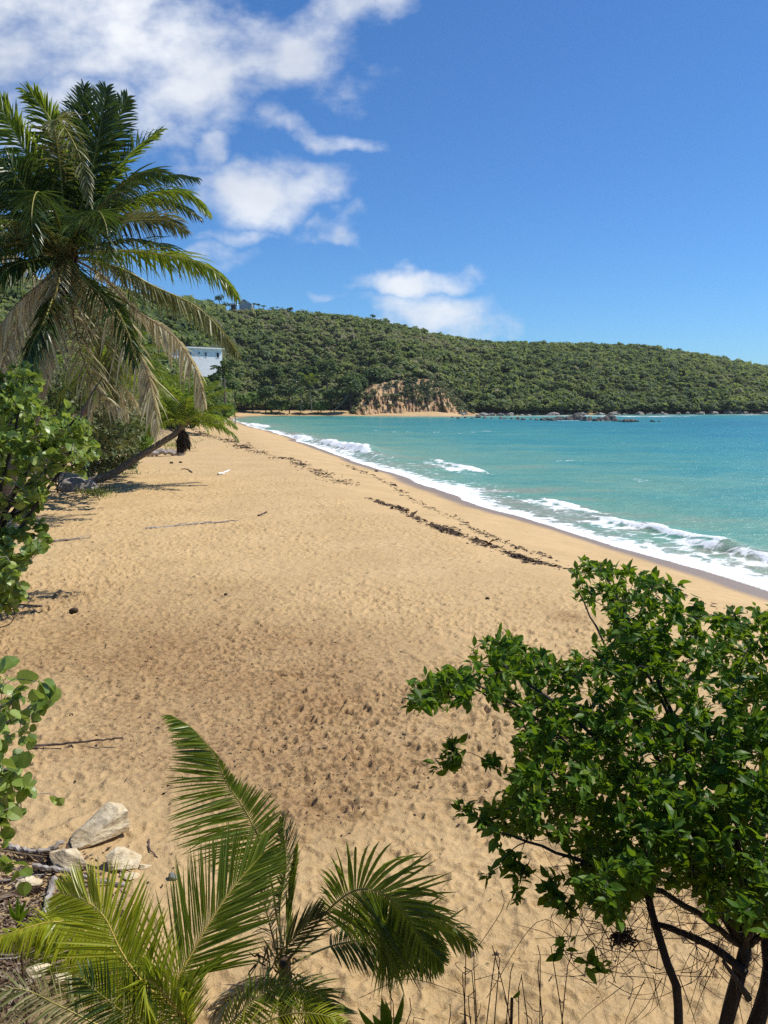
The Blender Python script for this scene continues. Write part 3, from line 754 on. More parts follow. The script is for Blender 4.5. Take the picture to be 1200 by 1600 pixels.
# bare patches and the houses' clearings
bare = vfbm(q[:, 0] * .03, q[:, 1] * .03, 81, 3)
keep &= bare < .62
q = q[keep]; uf = uf[keep]; sf = sf[keep]
n = len(q)
big = rf.random(n) < .14
fr_ = np.where(big, rf.uniform(2.4, 4.3, n), np.clip(rf.lognormal(.12, .42, n), .6, 2.8)) * np.interp(q[:, 1], [120, 350, 500], [.8, 1.0, 1.05])
hh = fr_ * rf.uniform(.55, .9, n)
cc = q.copy(); cc[:, 2] += hh * .45 + np.where(big, rf.uniform(.4, 1.6, n), .25)
tint = np.clip(.47 + .50 * vfbm(q[:, 0] * .030, q[:, 1] * .022, 91, 3) + .38 * vfbm(q[:, 0] * .009, q[:, 1] * .008, 95, 2) + rf.normal(0, .24, n) - .14 * big + np.interp(uf, [350, 600, 800], [.05, .12, -.02]), 0, 1)
EXCL = []
def clear_forest(px0, px1, py0, py1, ymax):
    EXCL.append((px0, px1, py0, py1, ymax))
clear_forest(250, 352, 540, 561, 1e9); clear_forest(348, 416, 462, 487.5, 1e9)
depf = cc[:, 1] * cP - (cc[:, 2] - CAMZ) * sP
pxf = 600 + F * cc[:, 0] / depf; pyf = 800 - F * (cc[:, 1] * sP + (cc[:, 2] - CAMZ) * cP) / depf
ok = np.ones(n, bool)
for (a, b, c_, d_, ym) in EXCL: ok &= ~((pxf > a) & (pxf < b) & (pyf > c_) & (pyf < d_))
cc, fr_, hh, tint = cc[ok], fr_[ok], hh[ok], tint[ok]
K = 46
V, Fq = crown_quads(cc, fr_, hh, K, rf, .52)
mb = MB(); mb.add(V, Fq, 0, np.repeat(tint, K * 4))
forest = mb.build('hillside_forest', M_forest, keep_a=True)
tag(forest, 'dense green dry forest covering the hills behind the bay', 'forest', kind='stuff')
print('forest trees', len(cc))

# ------------------------------------------------------------------ eroded cliff
cu = np.linspace(552, 742, 150); cv = np.linspace(0, 1, 60)
CU, CV = np.meshgrid(cu, cv)
toppy = np.interp(CU, [552, 565, 580, 596, 612, 640, 668, 690, 704, 718, 742], [634, 612, 603, 600, 597, 594, 594, 600, 613, 630, 643]) + 2.2 * vfbm(CU * .16, CU * 0, 105, 3)
Yb_ = 343 + 3 * ((CU - 640) / 80) ** 2; Ytop = 366.0
d_top = np.stack([(CU - 600) / F, cP + (800 - toppy) / F * sP, -sP + (800 - toppy) / F * cP], -1)
zt_ = CAMZ + d_top[..., 2] * Ytop / d_top[..., 1] + .5
z0_ = 0.6
Zc = z0_ - 1.5 + (zt_ - z0_ + 1.5) * CV
gul = vfbm(CU * .10 + CV * 1.4, CV * 1.6, 101, 4) * 5.5 + vfbm(CU * .35, CV * 4, 102, 3) * 2.2 + vfbm(CU * .05 + CV * 2.2, CV * 2.4, 103, 3) * 2.0
Yc_ = Yb_ + (Ytop - Yb_) * (CV ** 1.25) + gul * np.sin(np.pi * np.clip(CV * .9 + .1, 0, 1)) * 1.3
Xc = (CU - 600) / F * (Yc_ * cP - (Zc - CAMZ) * sP)
nc = len(cu); ii = np.arange(len(cv) - 1)[:, None] * nc + np.arange(nc - 1)[None]
mb = MB(); mb.add(np.stack([Xc, Yc_, Zc], -1).reshape(-1, 3), np.stack([ii, ii + 1, ii + nc + 1, ii + nc], -1).reshape(-1, 4))
cl = mb.build('cliff', M_cliff, smooth=False); cl['kind'] = 'structure'
# scrub hanging on the cliff
rc = np.random.default_rng(8)
mbs = MB(); k = 0
pts = []
while len(pts) < 420:
    a = rc.integers(0, 150); b = rc.integers(12, 60)
    w = np.interp(cu[a], [552, 570, 620, 650, 700, 742], [.9, .2, .25, .95, .7, .8]) * np.interp(cv[b], [0, .25, .6, .85, 1], [.03, .3, .6, 1, 1])
    if rc.random() < w: pts.append((Xc[b, a], Yc_[b, a] - .5, Zc[b, a] + .1))
pts = np.array(pts)
V, Fq = crown_quads(pts, rc.uniform(.8, 2.0, 420), rc.uniform(.6, 1.4, 420), 46, rc)
mbs.add(V, Fq)
tag(mbs.build('cliff_scrub', M_scrub), 'olive scrub hanging on the face of the eroded cliff', 'scrub', kind='stuff')

# ------------------------------------------------------------------ boulders
def rock_mesh(seed, sub=4, sc=(1, 1, 1), cuts=9, rough=.18, freq=1.6, cutd=(.62, .92)):
    rr = random.Random(seed)
    bm_ = __import__('bmesh').new(); __import__('bmesh').ops.create_icosphere(bm_, subdivisions=sub, radius=1)
    v = np.array([x.co[:] for x in bm_.verts]); f = np.array([[x.index for x in fc.verts] for fc in bm_.faces]); bm_.free()
    for _ in range(cuts):
        nrm_ = np.array([rr.gauss(0, 1), rr.gauss(0, 1), rr.gauss(0, 1)]); nrm_ /= np.linalg.norm(nrm_)
        d = rr.uniform(*cutd); h = v @ nrm_ - d
        v = v - np.maximum(h, 0)[:, None] * nrm_ * .94
    dn = np.array([mnoise.fractal(Vector(p * freq) + Vector((seed * 3.1, 0, 0)), 1.0, 2.1, 5) for p in v])
    v = v * (1 + rough * dn)[:, None]
    return v * np.array(sc), f
def rock(name, px, py, size, seed, mat, label, cat='rock', group=None, rz=0, tilt=(0, 0), sink=.25, z=None, sub=4, rough=.11):
    v, f = rock_mesh(seed, sub, size, cuts=13, rough=rough, cutd=(.5, .85))
    b = onground(px, py) if z is None else gnd(px, py, z)
    mb = MB(); mb.add(v, f)
    o = mb.build(name, mat, smooth=False)
    o.location = (b[0], b[1], b[2] + size[2] * (1 - 2 * sink)); o.rotation_euler = (tilt[0], tilt[1], rz)
    return tag(o, label, cat, group)
rock('boulder', 158, 1308, (.42, .27, .24), 4, M_boulder, 'largest pale boulder with a shaded overhang, lying on sand at left', 'boulder', None, R(18), (R(8), R(-14)), .27, sub=5)
rock('boulder', 192, 1352, (.24, .18, .15), 12, M_boulder, 'low orange-stained boulder just in front of the largest pale boulder', 'boulder', None, R(20), (0, R(-6)), .34)
rock('boulder', 108, 1352, (.30, .18, .17), 23, M_boulder, 'sloping pale boulder half buried under driftwood and dry fronds', 'boulder', None, R(-20), (0, R(12)), .38)
rock('boulder', 45, 1388, (.13, .09, .09), 31, M_boulder, 'small tan boulder lying among dark litter at left edge', 'boulder', None, R(30), (0, 0), .25)
rock('stone', 226, 1356, (.09, .05, .035), 33, M_boulder, 'flat little tan stone beside the orange-stained boulder', 'stone', None, 0, (0, 0), .3, sub=3)
rock('stone', 203, 1372, (.13, .08, .035), 37, M_boulder, 'flat pale stone almost buried in sand below the boulders', 'stone', None, 0, (0, 0), .3, sub=3)
rock('stone', 270, 1374, (.07, .06, .055), 35, M_greyrock, 'round grey stone alone on the sand right of the boulders', 'stone', None, 0, (0, 0), .3, sub=3)
rock('stone', 95, 1535, (.10, .08, .06), 41, M_boulder, 'white stone lying under the yellow palm fronds', 'stone', None, 0, (0, 0), .3, sub=3)
rock('stone', 60, 1520, (.15, .09, .05), 43, M_boulder, 'flat whitish slab of stone beneath the yellowing frond', 'stone', None, R(30), (0, 0), .3, sub=3)
rock('stone', 140, 1560, (.09, .07, .04), 47, M_boulder, 'small pale stone on sand left of the young palm', 'stone', None, R(30), (0, 0), .3, sub=3)

# offshore rocks: a broken line in front of the headland and boulders along its shore
protos = []
for sd_ in range(6):
    v, f = rock_mesh(60 + sd_, 3, (1, .8, .62), cuts=7, rough=.2)
    mb = MB(); mb.add(v, f); protos.append(mb.build('sea_rock', M_searock, smooth=False))
used = [False] * 6; used2 = [False] * 6
protos2 = []
for sd_ in range(6):
    v, f = rock_mesh(80 + sd_, 3, (1.1, .8, .55), cuts=7, rough=.2)
    mb = MB(); mb.add(v, f); protos2.append(mb.build('shore_rock', M_shorerock, smooth=False))
ro = random.Random(4)
spots = []
for a, b, s in [(707, 653, .5), (716, 654, .55), (727, 653, .6), (738, 654, .6), (746, 653, .9), (757, 653.5, .6), (768, 654, .55), (783, 654.5, 1.1), (790, 655, .7), (800, 655, .6), (809, 655.5, .9), (817, 656, .7),
                (830, 655.5, .6), (838, 656.5, .7), (848, 657, 1.0), (856, 657, 1.1), (864, 657.5, .9), (873, 656.5, 1.3), (881, 656, 1.2), (890, 656.5, 1.9), (899, 655.5, 2.4), (907, 656.5, 2.3), (915, 657.5, 1.9), (922, 657, 1.4), (930, 658, 1.3),
                (938, 657, 1.7), (946, 658, 2.1), (954, 657, 2.0), (961, 658.5, 1.2), (970, 659, .9), (978, 659.5, 1.1), (988, 659.5, 1.3), (996, 659, .5), (1020, 659, .6), (1030, 659, .4)]:
    spots.append((a, b, s, 'line'))
for i in range(46):
    a = 725 + 475 * (i + ro.random()) / 46
    spy = float(np.interp(a, [700, 760, 900, 1050, 1200], [651, 649.5, 648.5, 647.5, 647]))
    for q_ in range(2): spots.append((a + ro.uniform(-5, 5), spy + ro.uniform(-.75, .35), ro.choice([.8, 1.0, 1.2, 1.6, 2.0, 2.3]) * (1.2 if a > 1050 else .8), 'shore'))
for i, (a, b, s, kind_) in enumerate(spots):
    k = ro.randrange(6)
    pr_ = protos if kind_ == 'line' else protos2
    us_ = used if kind_ == 'line' else used2
    o = pr_[k] if not us_[k] else pr_[k].copy()
    if us_[k]: COL.objects.link(o)
    us_[k] = True
    p = gnd(a, b, WZ)
    zz = WZ if kind_ == 'line' else max(WZ, tz(p[0], p[1]))
    o.location = (p[0], p[1], zz + .12 * s); o.rotation_euler = (ro.uniform(-.2, .2), ro.uniform(-.2, .2), ro.uniform(0, 6)); sc = (s if s < 1.5 else 1.1 + .27 * s) * ro.uniform(1.05, 1.4)
    o.scale = (sc * ro.uniform(.9, 1.3), sc, sc * ro.uniform(.8, 1.2))
    if kind_ == 'line':
        lab = 'low dark rock breaking the water in the row left of the reef hump' if a < 845 else ('tall dark rock in the crowded hump of the offshore reef' if a < 965 else 'low dark rock trailing off the right end of the offshore reef')
        tag(o, lab, 'rock', {0: 'rocks left of the reef hump', 1: 'rocks of the reef hump', 2: 'rocks at the right end of the reef'}[0 if a < 845 else (1 if a < 965 else 2)])
    else:
        lab = 'pale grey boulder on the narrow shore under the wooded headland' if a < 1000 else 'grey boulder on the headland shore right of the reef'
        tag(o, lab, 'rock', 'boulders under the headland, left stretch' if a < 1000 else 'boulders under the headland, right stretch')

# ------------------------------------------------------------------ trees on the hills and far shore
def tree_parts(root, r, h, K, seed, mat, flat=1.0, lean=0.0, lobes=7):
    rg = np.random.default_rng(seed); b = np.array(root.location)
    mb = MB(); top = b + np.array([lean, 0, h])
    tr_ = cr([b + (0, 0, -.6), b + (lean * .3, 0, h * .45), top], 8)
    tube(mb, tr_, np.linspace(.16, .05, 8) * r / 3, 6)
    for i in range(5):
        a = rg.uniform(0, 6.28); e = top + np.array([math.cos(a), math.sin(a), .25]) * r * .6 * np.array([1, 1, flat])
        tube(mb, cr([tr_[4 + i % 3], (tr_[5] + e) / 2 + (0, 0, .1 * r), e], 6), np.linspace(.07, .02, 6) * r / 3, 4)
    mb.build('trunk', M_bark, root)
    V, Fq = crown_quads(top[None] - (0, 0, .1 * r), np.array([r]), np.array([r * .85 * flat]), K, rg, .26, lobes, -.5)
    mb = MB(); mb.add(V, Fq); mb.build('crown', mat, root)
tree_specs = [ # px, base py, crown radius px, trunk px, bright?, flat, label
    (395, 637, 17, 16, 1, .9, 'round bright green tree at the left end of the far beach'),
    (378, 634, 12, 10, 1, .8, 'small leafy bush-like tree where the far beach meets the leaning palm'),
    (415, 635, 13, 26, 0, 1.1, 'dark tree standing behind the round bright tree on the far beach'),
    (436, 637, 15, 10, 1, .9, 'low green tree spreading over the back of the far beach'),
    (452, 634, 16, 30, 0, 1.0, 'dark tall tree left of the far beach palms'),
    (470, 637, 12, 8, 0, .8, 'low dark tree between the far beach palms'),
    (497, 637, 14, 9, 1, .9, 'low bright tree right of the two far beach palms'),
    (517, 637, 12, 24, 0, 1.1, 'dark tree behind the slanting far palm'),
    (548, 634, 20, 34, 0, 1.1, 'dark tree shading the left end of the cliff'),
    (563, 628, 15, 22, 0, 1.1, 'dark tree leaning over the cliff edge'),
    (585, 607, 15, 18, 0, 1.0, 'dark full tree on top of the cliff'),
    (427, 620, 15, 30, 0, 1.0, 'brownish green tree on the slope above the far beach'),
    (480, 615, 16, 30, 0, 1.0, 'tall dark tree on the slope above the far palms'),
    (512, 612, 15, 30, 0, 1.0, 'dark rounded tree on the slope left of the cliff'),
    (366, 600, 12, 12, 0, 1.0, 'green tree beside the white house'),
    (262, 596, 14, 10, 0, .9, 'leafy tree under the left end of the white house'),
    (282, 600, 10, 8, 1, .9, 'light green tree hiding the foot of the white house wall'),
    (304, 606, 9, 5, 0, .9, 'dark tree in front of the red-roofed hut'),
    (330, 606, 9, 8, 0, .9, 'dense tree right of the red-roofed hut'),
    (345, 597, 12, 13, 1, .9, 'light tree at the right corner of the white house'),
    (352, 618, 13, 14, 0, .9, 'dark tree below the white house'),
]
for i, (px, py, rp, tp, br, fl, lab) in enumerate(tree_specs):
    p = hill_at(px, py) if py < 632 else gnd(px, py, 1.7)
    if py >= 632:
        p = at(px, py, 350 if px > 385 else 318); p[2] = tz(p[0], p[1]) if px > 385 else p[2]
    k = p[1] / F
    root = empty('broadleaf_tree', p, lab, 'tree', 'trees at the back of the far beach')
    tree_parts(root, rp * k * (1.25 if py > 605 else 1.0), max(tp * k * 1.15, 1.2), 620, 200 + i, M_treebright if br else M_tree, fl)
ridge = [ # px, crown py, crown radius px, stem px, flat
    (343, 466, 9, 6, .9, 'tall dark tree on the ridge left of the hilltop house'),
    (326, 474, 13, 5, .8, 'broad dark tree on the ridge left of the hilltop house'),
    (352, 476, 8, 4, .8, 'small dark tree just left of the hilltop carport'),
    (300, 470, 9, 6, .7, 'dark tree on the ridge behind the dry palm frond'),
    (374, 467, 3, 9, .5, 'tiny dark treetop showing over the hilltop roof'),
    (397, 475, 5, 8, .5, 'flat-topped tree next to the right wall of the hilltop house'),
    (404, 476, 5, 8, .5, 'flat-topped tree second from the hilltop house'),
    (412, 478, 4.5, 7, .5, 'flat-topped tree third from the hilltop house'),
    (425, 481, 4, 7, .5, 'thin flat-topped tree standing in the gap of the ridge'),
    (433, 480, 3, 8, .5, 'last thin flat-topped tree of the hilltop row'),
    (452, 484, 7, 4, 1.1, 'pointed dark tree on the ridge right of the hilltop row'),
    (467, 488, 5, 4, .8, 'dark ridge tree with a ragged top right of the pointed one'),
    (497, 491, 9, 4, .8, 'wide dark tree on the ridge above the middle of the far beach'),
    (528, 495, 8, 4, .8, 'rounded dark tree on the ridge above the slanting far palm'),
    (582, 494, 6, 6, .8, 'tree rising above the ridge line left of the low cloud'),
    (606, 503, 5, 6, .8, 'thin tree rising above the ridge just below the low cloud'),
    (619, 507, 5, 4, .8, 'dark tree on the ridge beside the thin one under the cloud'),
    (758, 533, 5, 4, .7, 'dark tree breaking the skyline where the right hill begins'),
    (820, 534, 5, 3, .7, 'dark tree standing out on the flat skyline of the right hill'),
    (990, 540, 5, 3, .8, 'dark tree breaking the right hill skyline over the reef'),
    (1062, 546, 5, 3, .8, 'dark tree on the right hill skyline where it starts to fall'),
]
for i, (px, py, rp, tp, fl, lab) in enumerate(ridge):
    b = hill(np.array([float(px)]), np.array([.985]))[0]
    k = b[1] / F
    top = at(px, py, b[1])
    p = np.array([top[0], b[1], min(b[2], top[2] - tp * k)])
    root = empty('ridge_tree', p, lab, 'tree', 'trees along the ridge')
    tree_parts(root, rp * k, top[2] - p[2], 240, 300 + i, M_tree, fl, lobes=5)

# ------------------------------------------------------------------ houses
def house_white():
    p = hill_at(300, 580); Y = p[1]; k = Y / F
    x0, x1 = (256 - 600) * k, (356 - 600) * k
    ztop = at(300, 544, Y)[2]; zbot = at(300, 592, Y)[2]
    root = empty('white_house', ((x0 + x1) / 2, Y, zbot), 'long flat-roofed white house among trees on the hillside', 'house')
    D = 9.0
    mb = MB(); box(mb, ((x0 + x1) / 2, Y + D / 2, (ztop + zbot) / 2), (x1 - x0, D, ztop - zbot)); mb.build('wall', M_paint, root)
    mb = MB(); box(mb, ((x0 + x1) / 2, Y + D / 2 - .2, ztop + .16), (x1 - x0 + .8, D + .9, .3)); mb.build('roof', M_paint, root)
    def win(pa, pb, qa, qb, nm, mat):
        a = at(pa, qa, Y); b = at(pb, qb, Y)
        f = MB(); w, h = b[0] - a[0], a[2] - b[2]; c = ((a[0] + b[0]) / 2, Y - .02, (a[2] + b[2]) / 2)
        t = .12
        for dx, dz, sx, sz in ((-w / 2, 0, t, h + t), (w / 2, 0, t, h + t), (0, h / 2, w - t, t), (0, -h / 2, w - t, t)): box(f, (c[0] + dx, c[1], c[2] + dz), (sx, .12, sz))
        fo = f.build(nm, M_paint, root)
        g = MB(); box(g, (c[0], c[1] + .01, c[2]), (w - t, .06, h - t)); g.build('pane', mat, fo, origin=np.array(root.location))
    win(320.5, 325, 549, 557, 'window', M_window); win(296.5, 299, 548, 556.5, 'door', M_openshade); win(310, 313.5, 549, 553, 'window', M_window)
    win(287, 292, 550, 556, 'window', M_openshade); win(341, 346, 549, 558, 'window', M_openshade)
    root.rotation_euler = (0, 0, R(38))
    return Y
HY = house_white()
print('house Y', HY)
def red_hut():
    Y = hill_at(316, 584)[1] - 10; k = Y / F
    a = at(296, 557, Y); b = at(331, 566, Y); g = at(316, 585, Y)
    root = empty('red_roofed_hut', ((a[0] + b[0]) / 2, Y, g[2] - 1), 'small open hut with a faded red roof below the white house', 'hut')
    mb = MB(); w = b[0] - a[0]; cx = (a[0] + b[0]) / 2
    zt2 = a[2]; zb2 = b[2]
    mb.add([(a[0], Y, zb2 + .3), (b[0], Y, zb2), (b[0] - .8, Y + 4, zt2 + .2), (a[0] + .2, Y + 4, zt2 + .4), (a[0], Y, zb2 + .05), (b[0], Y, zb2 - .25), (b[0] - .8, Y + 4, zt2 - .05), (a[0] + .2, Y + 4, zt2 + .15)],
           [[0, 1, 2, 3], [7, 6, 5, 4], [0, 4, 5, 1], [1, 5, 6, 2], [2, 6, 7, 3], [3, 7, 4, 0]])
    rf_ = mb.build('roof', M_redroof, root)
    mb = MB(); box(mb, (b[0] + .12, Y + .1, zb2 - .4), (.3, .3, 1.7), 0, 0); mb.build('fascia', M_paint, rf_, origin=np.array(root.location))
    mb = MB(); box(mb, (cx, Y + 2.4, (zb2 + g[2]) / 2 - .6), (w - .6, 3, zb2 - g[2] + .8)); mb.build('wall', M_openshade, root)  # solid dark box, painted as the shade under the open hut's roof
    for dx in (-.45, 0, .45):
        mb = MB(); box(mb, (cx + dx * w, Y + .4, (zb2 + g[2]) / 2 - .6), (.2, .2, zb2 - g[2] + .8)); mb.build('post', M_paint, root)
red_hut()
for i, (px, cpy, rp, br, lab) in enumerate([(352, 588, 13, 1, 'tall light green tree at the right corner of the white house'), (336, 592, 15, 0, 'tall dark tree hiding the right half of the white house wall'),
                                            (318, 598, 13, 1, 'tall bright tree before the middle of the white house'), (366, 604, 14, 0, 'dark tree standing right of the white house near the beach'), (345, 612, 14, 1, 'leafy tree lower down between the white house and the beach')]):
    Yt = HY - 14 - 3 * (i % 3); k = Yt / F
    g_ = at(px, cpy, Yt); gz = tz(g_[0], Yt)
    tree_parts(empty('broadleaf_tree', (g_[0], Yt, gz), lab, 'tree', 'trees before the white house'), rp * k, max(g_[2] - gz, 1.5), 520, 400 + i, M_treebright if br else M_tree, .9)
def hilltop_house():
    Y = hill(np.array([385.0]), np.array([.97]))[0][1]; k = Y / F
    a = at(374, 483, Y); apex = at(381, 469, Y); b = at(393, 484, Y)
    zb2 = a[2] - 2; ze = at(393, 476, Y)[2]
    root = empty('hilltop_house', ((a[0] + b[0]) / 2, Y, zb2), 'grey gabled house with a white side wall on the hilltop', 'house')
    D = 8.0; x0, x1 = a[0], b[0]; ax = apex[0]
    mb = MB(); mb.add([(x0, Y, zb2), (x1, Y, zb2), (x1, Y, ze), (ax, Y, apex[2]), (x0, Y, ze + .8), (x0, Y + D, zb2), (x1, Y + D, zb2), (x1, Y + D, ze), (ax, Y + D, apex[2]), (x0, Y + D, ze + .8)],
                      [[0, 1, 6, 5], [1, 2, 7, 6], [5, 9, 4, 0], [4, 9, 8, 3], [3, 8, 7, 2]])
    mb.add([(x0, Y, zb2), (x1, Y, zb2), (x1, Y, ze), (ax, Y, apex[2]), (x0, Y, ze + .8)], [[0, 1, 2, 3, 4]])
    mb.add([(x0, Y + D, zb2), (x1, Y + D, zb2), (x1, Y + D, ze), (ax, Y + D, apex[2]), (x0, Y + D, ze + .8)], [[4, 3, 2, 1, 0]])
    mb.build('wall', M_greyroof, root)
    mb = MB(); box(mb, (x1 + .3, Y - .3, (ze + zb2) / 2 + .3), (.5, 1.2, ze - zb2)); mb.build('corner_wall', M_paint, root)
    mb = MB(); t = .3
    mb.add([(x1 + .7, Y - .5, ze - .2), (ax, Y - .5, apex[2] + t), (ax, Y + D, apex[2] + t), (x1 + .7, Y + D, ze - .2), (x1 + .7, Y - .5, ze + .12), (ax, Y - .5, apex[2] + t * 2), (ax, Y + D, apex[2] + t * 2), (x1 + .7, Y + D, ze + .12)],
           [[3, 2, 1, 0], [4, 5, 6, 7], [0, 1, 5, 4], [1, 2, 6, 5], [2, 3, 7, 6], [3, 0, 4, 7]])
    mb.add([(x0 - .6, Y - .5, ze + .6), (ax - .02, Y - .5, apex[2] + t), (ax - .02, Y + D, apex[2] + t), (x0 - .6, Y + D, ze + .6), (x0 - .6, Y - .5, ze + .92), (ax - .02, Y - .5, apex[2] + t * 2), (ax - .02, Y + D, apex[2] + t * 2), (x0 - .6, Y + D, ze + .92)],
           [[0, 1, 2, 3], [7, 6, 5, 4], [4, 5, 1, 0], [5, 6, 2, 1], [6, 7, 3, 2], [7, 4, 0, 3]])
    mb.build('roof', M_greyroof, root)
    # carport
    c0 = at(359, 482, Y); c1 = at(369, 475, Y)
    r2 = empty('carport', ((c0[0] + c1[0]) / 2, Y, c0[2] - 1), 'white flat-roofed carport with a dark opening beside the hilltop house', 'carport')
    w = c1[0] - c0[0]; cx = (c0[0] + c1[0]) / 2
    mb = MB(); box(mb, (cx, Y + 2, c1[2]), (w + .6, 5, .8)); mb.build('roof', M_paint, r2)
    mb = MB(); box(mb, (cx, Y + 2.6, (c0[2] + c1[2]) / 2 - .6), (w - 1, 3, c1[2] - c0[2])); mb.build('opening', M_openshade, r2)  # solid dark box, its colour stands in for shade inside the carport
    for s_ in (-1, 1):
        mb = MB(); box(mb, (cx + s_ * w * .46, Y - .2, (c0[2] + c1[2]) / 2 - .7), (.3, .3, c1[2] - c0[2] + .4)); mb.build('post', M_paint, r2)
    f0 = at(394, 482.5, Y); f1 = at(412, 484, Y)
    mb = MB(); box(mb, ((f0[0] + f1[0]) / 2, Y + 1, f1[2] - .6), (f1[0] - f0[0], .3, 2.2), 0, 0)
    box(mb, ((f0[0] + f1[0]) / 2, Y + 1, f1[2] + .62), (f1[0] - f0[0] + .3, .45, .2), 0, 0)
    tag(mb.build('garden_wall', M_paint, origin=((f0[0] + f1[0]) / 2, Y + 1, f1[2] - 1.7)), 'low white garden wall under the flat-topped ridge trees', 'wall')
hilltop_house()

# far palms
def far_palm(px, py_base, px_top, py_top, rp, Y, label, seed, group='palms at the far beach', mat=None, nf=17):
    rg = np.random.default_rng(seed)
    b = at(px, py_base, Y); t = at(px_top, py_top, Y); k = Y / F
    root = empty('coconut_palm', b, label, 'palm', group)
    mb = MB(); mid = (b + t) / 2 + np.array([(b[0] - t[0]) * -.12, 0, -.08 * abs(b[0] - t[0])])
    tube(mb, cr([b - (0, 0, .8), b, mid, t], 12), np.linspace(.30, .16, 12), 6); mb.build('trunk', M_palmtrunk, root)
    L = rp * k
    for i in range(nf):
        az = i * 2.39996 + rg.uniform(-.2, .2); el = rg.uniform(-.5, 1.35)
        c, u = arc(t, az, el, L * rg.uniform(.85, 1.1), rg.uniform(1.0, 1.7) if el > 0 else .7, 7)
        mb = MB(); frond(mb, c, u, L * .26, 16, .32, .1, .1, .6, 65, 35, 30, .07)
        mb.build('frond', [mat or M_palm, M_rachis], root)
    return root
far_palm(352, 625, 350, 577, 22, HY - 24, 'palm with drooping dark crown in front of the white house', 1)
far_palm(470, 640, 470, 600, 23, 338, 'tall palm at the back of the far beach, left of a pair', 2)
far_palm(487, 640, 483, 592, 20, 340, 'tall palm leaning right beside the left one of the pair', 3, mat=M_palm_mid)
far_palm(522, 641, 547, 607, 17, 336, 'palm with a slanting pale trunk near the cliff', 4)
far_palm(508, 630, 512, 588, 15, 350, 'palm crown poking from the woods above the slanting palm', 5)
far_palm(466, 600, 468, 586, 12, 380, 'small palm crown on the wooded slope', 6)

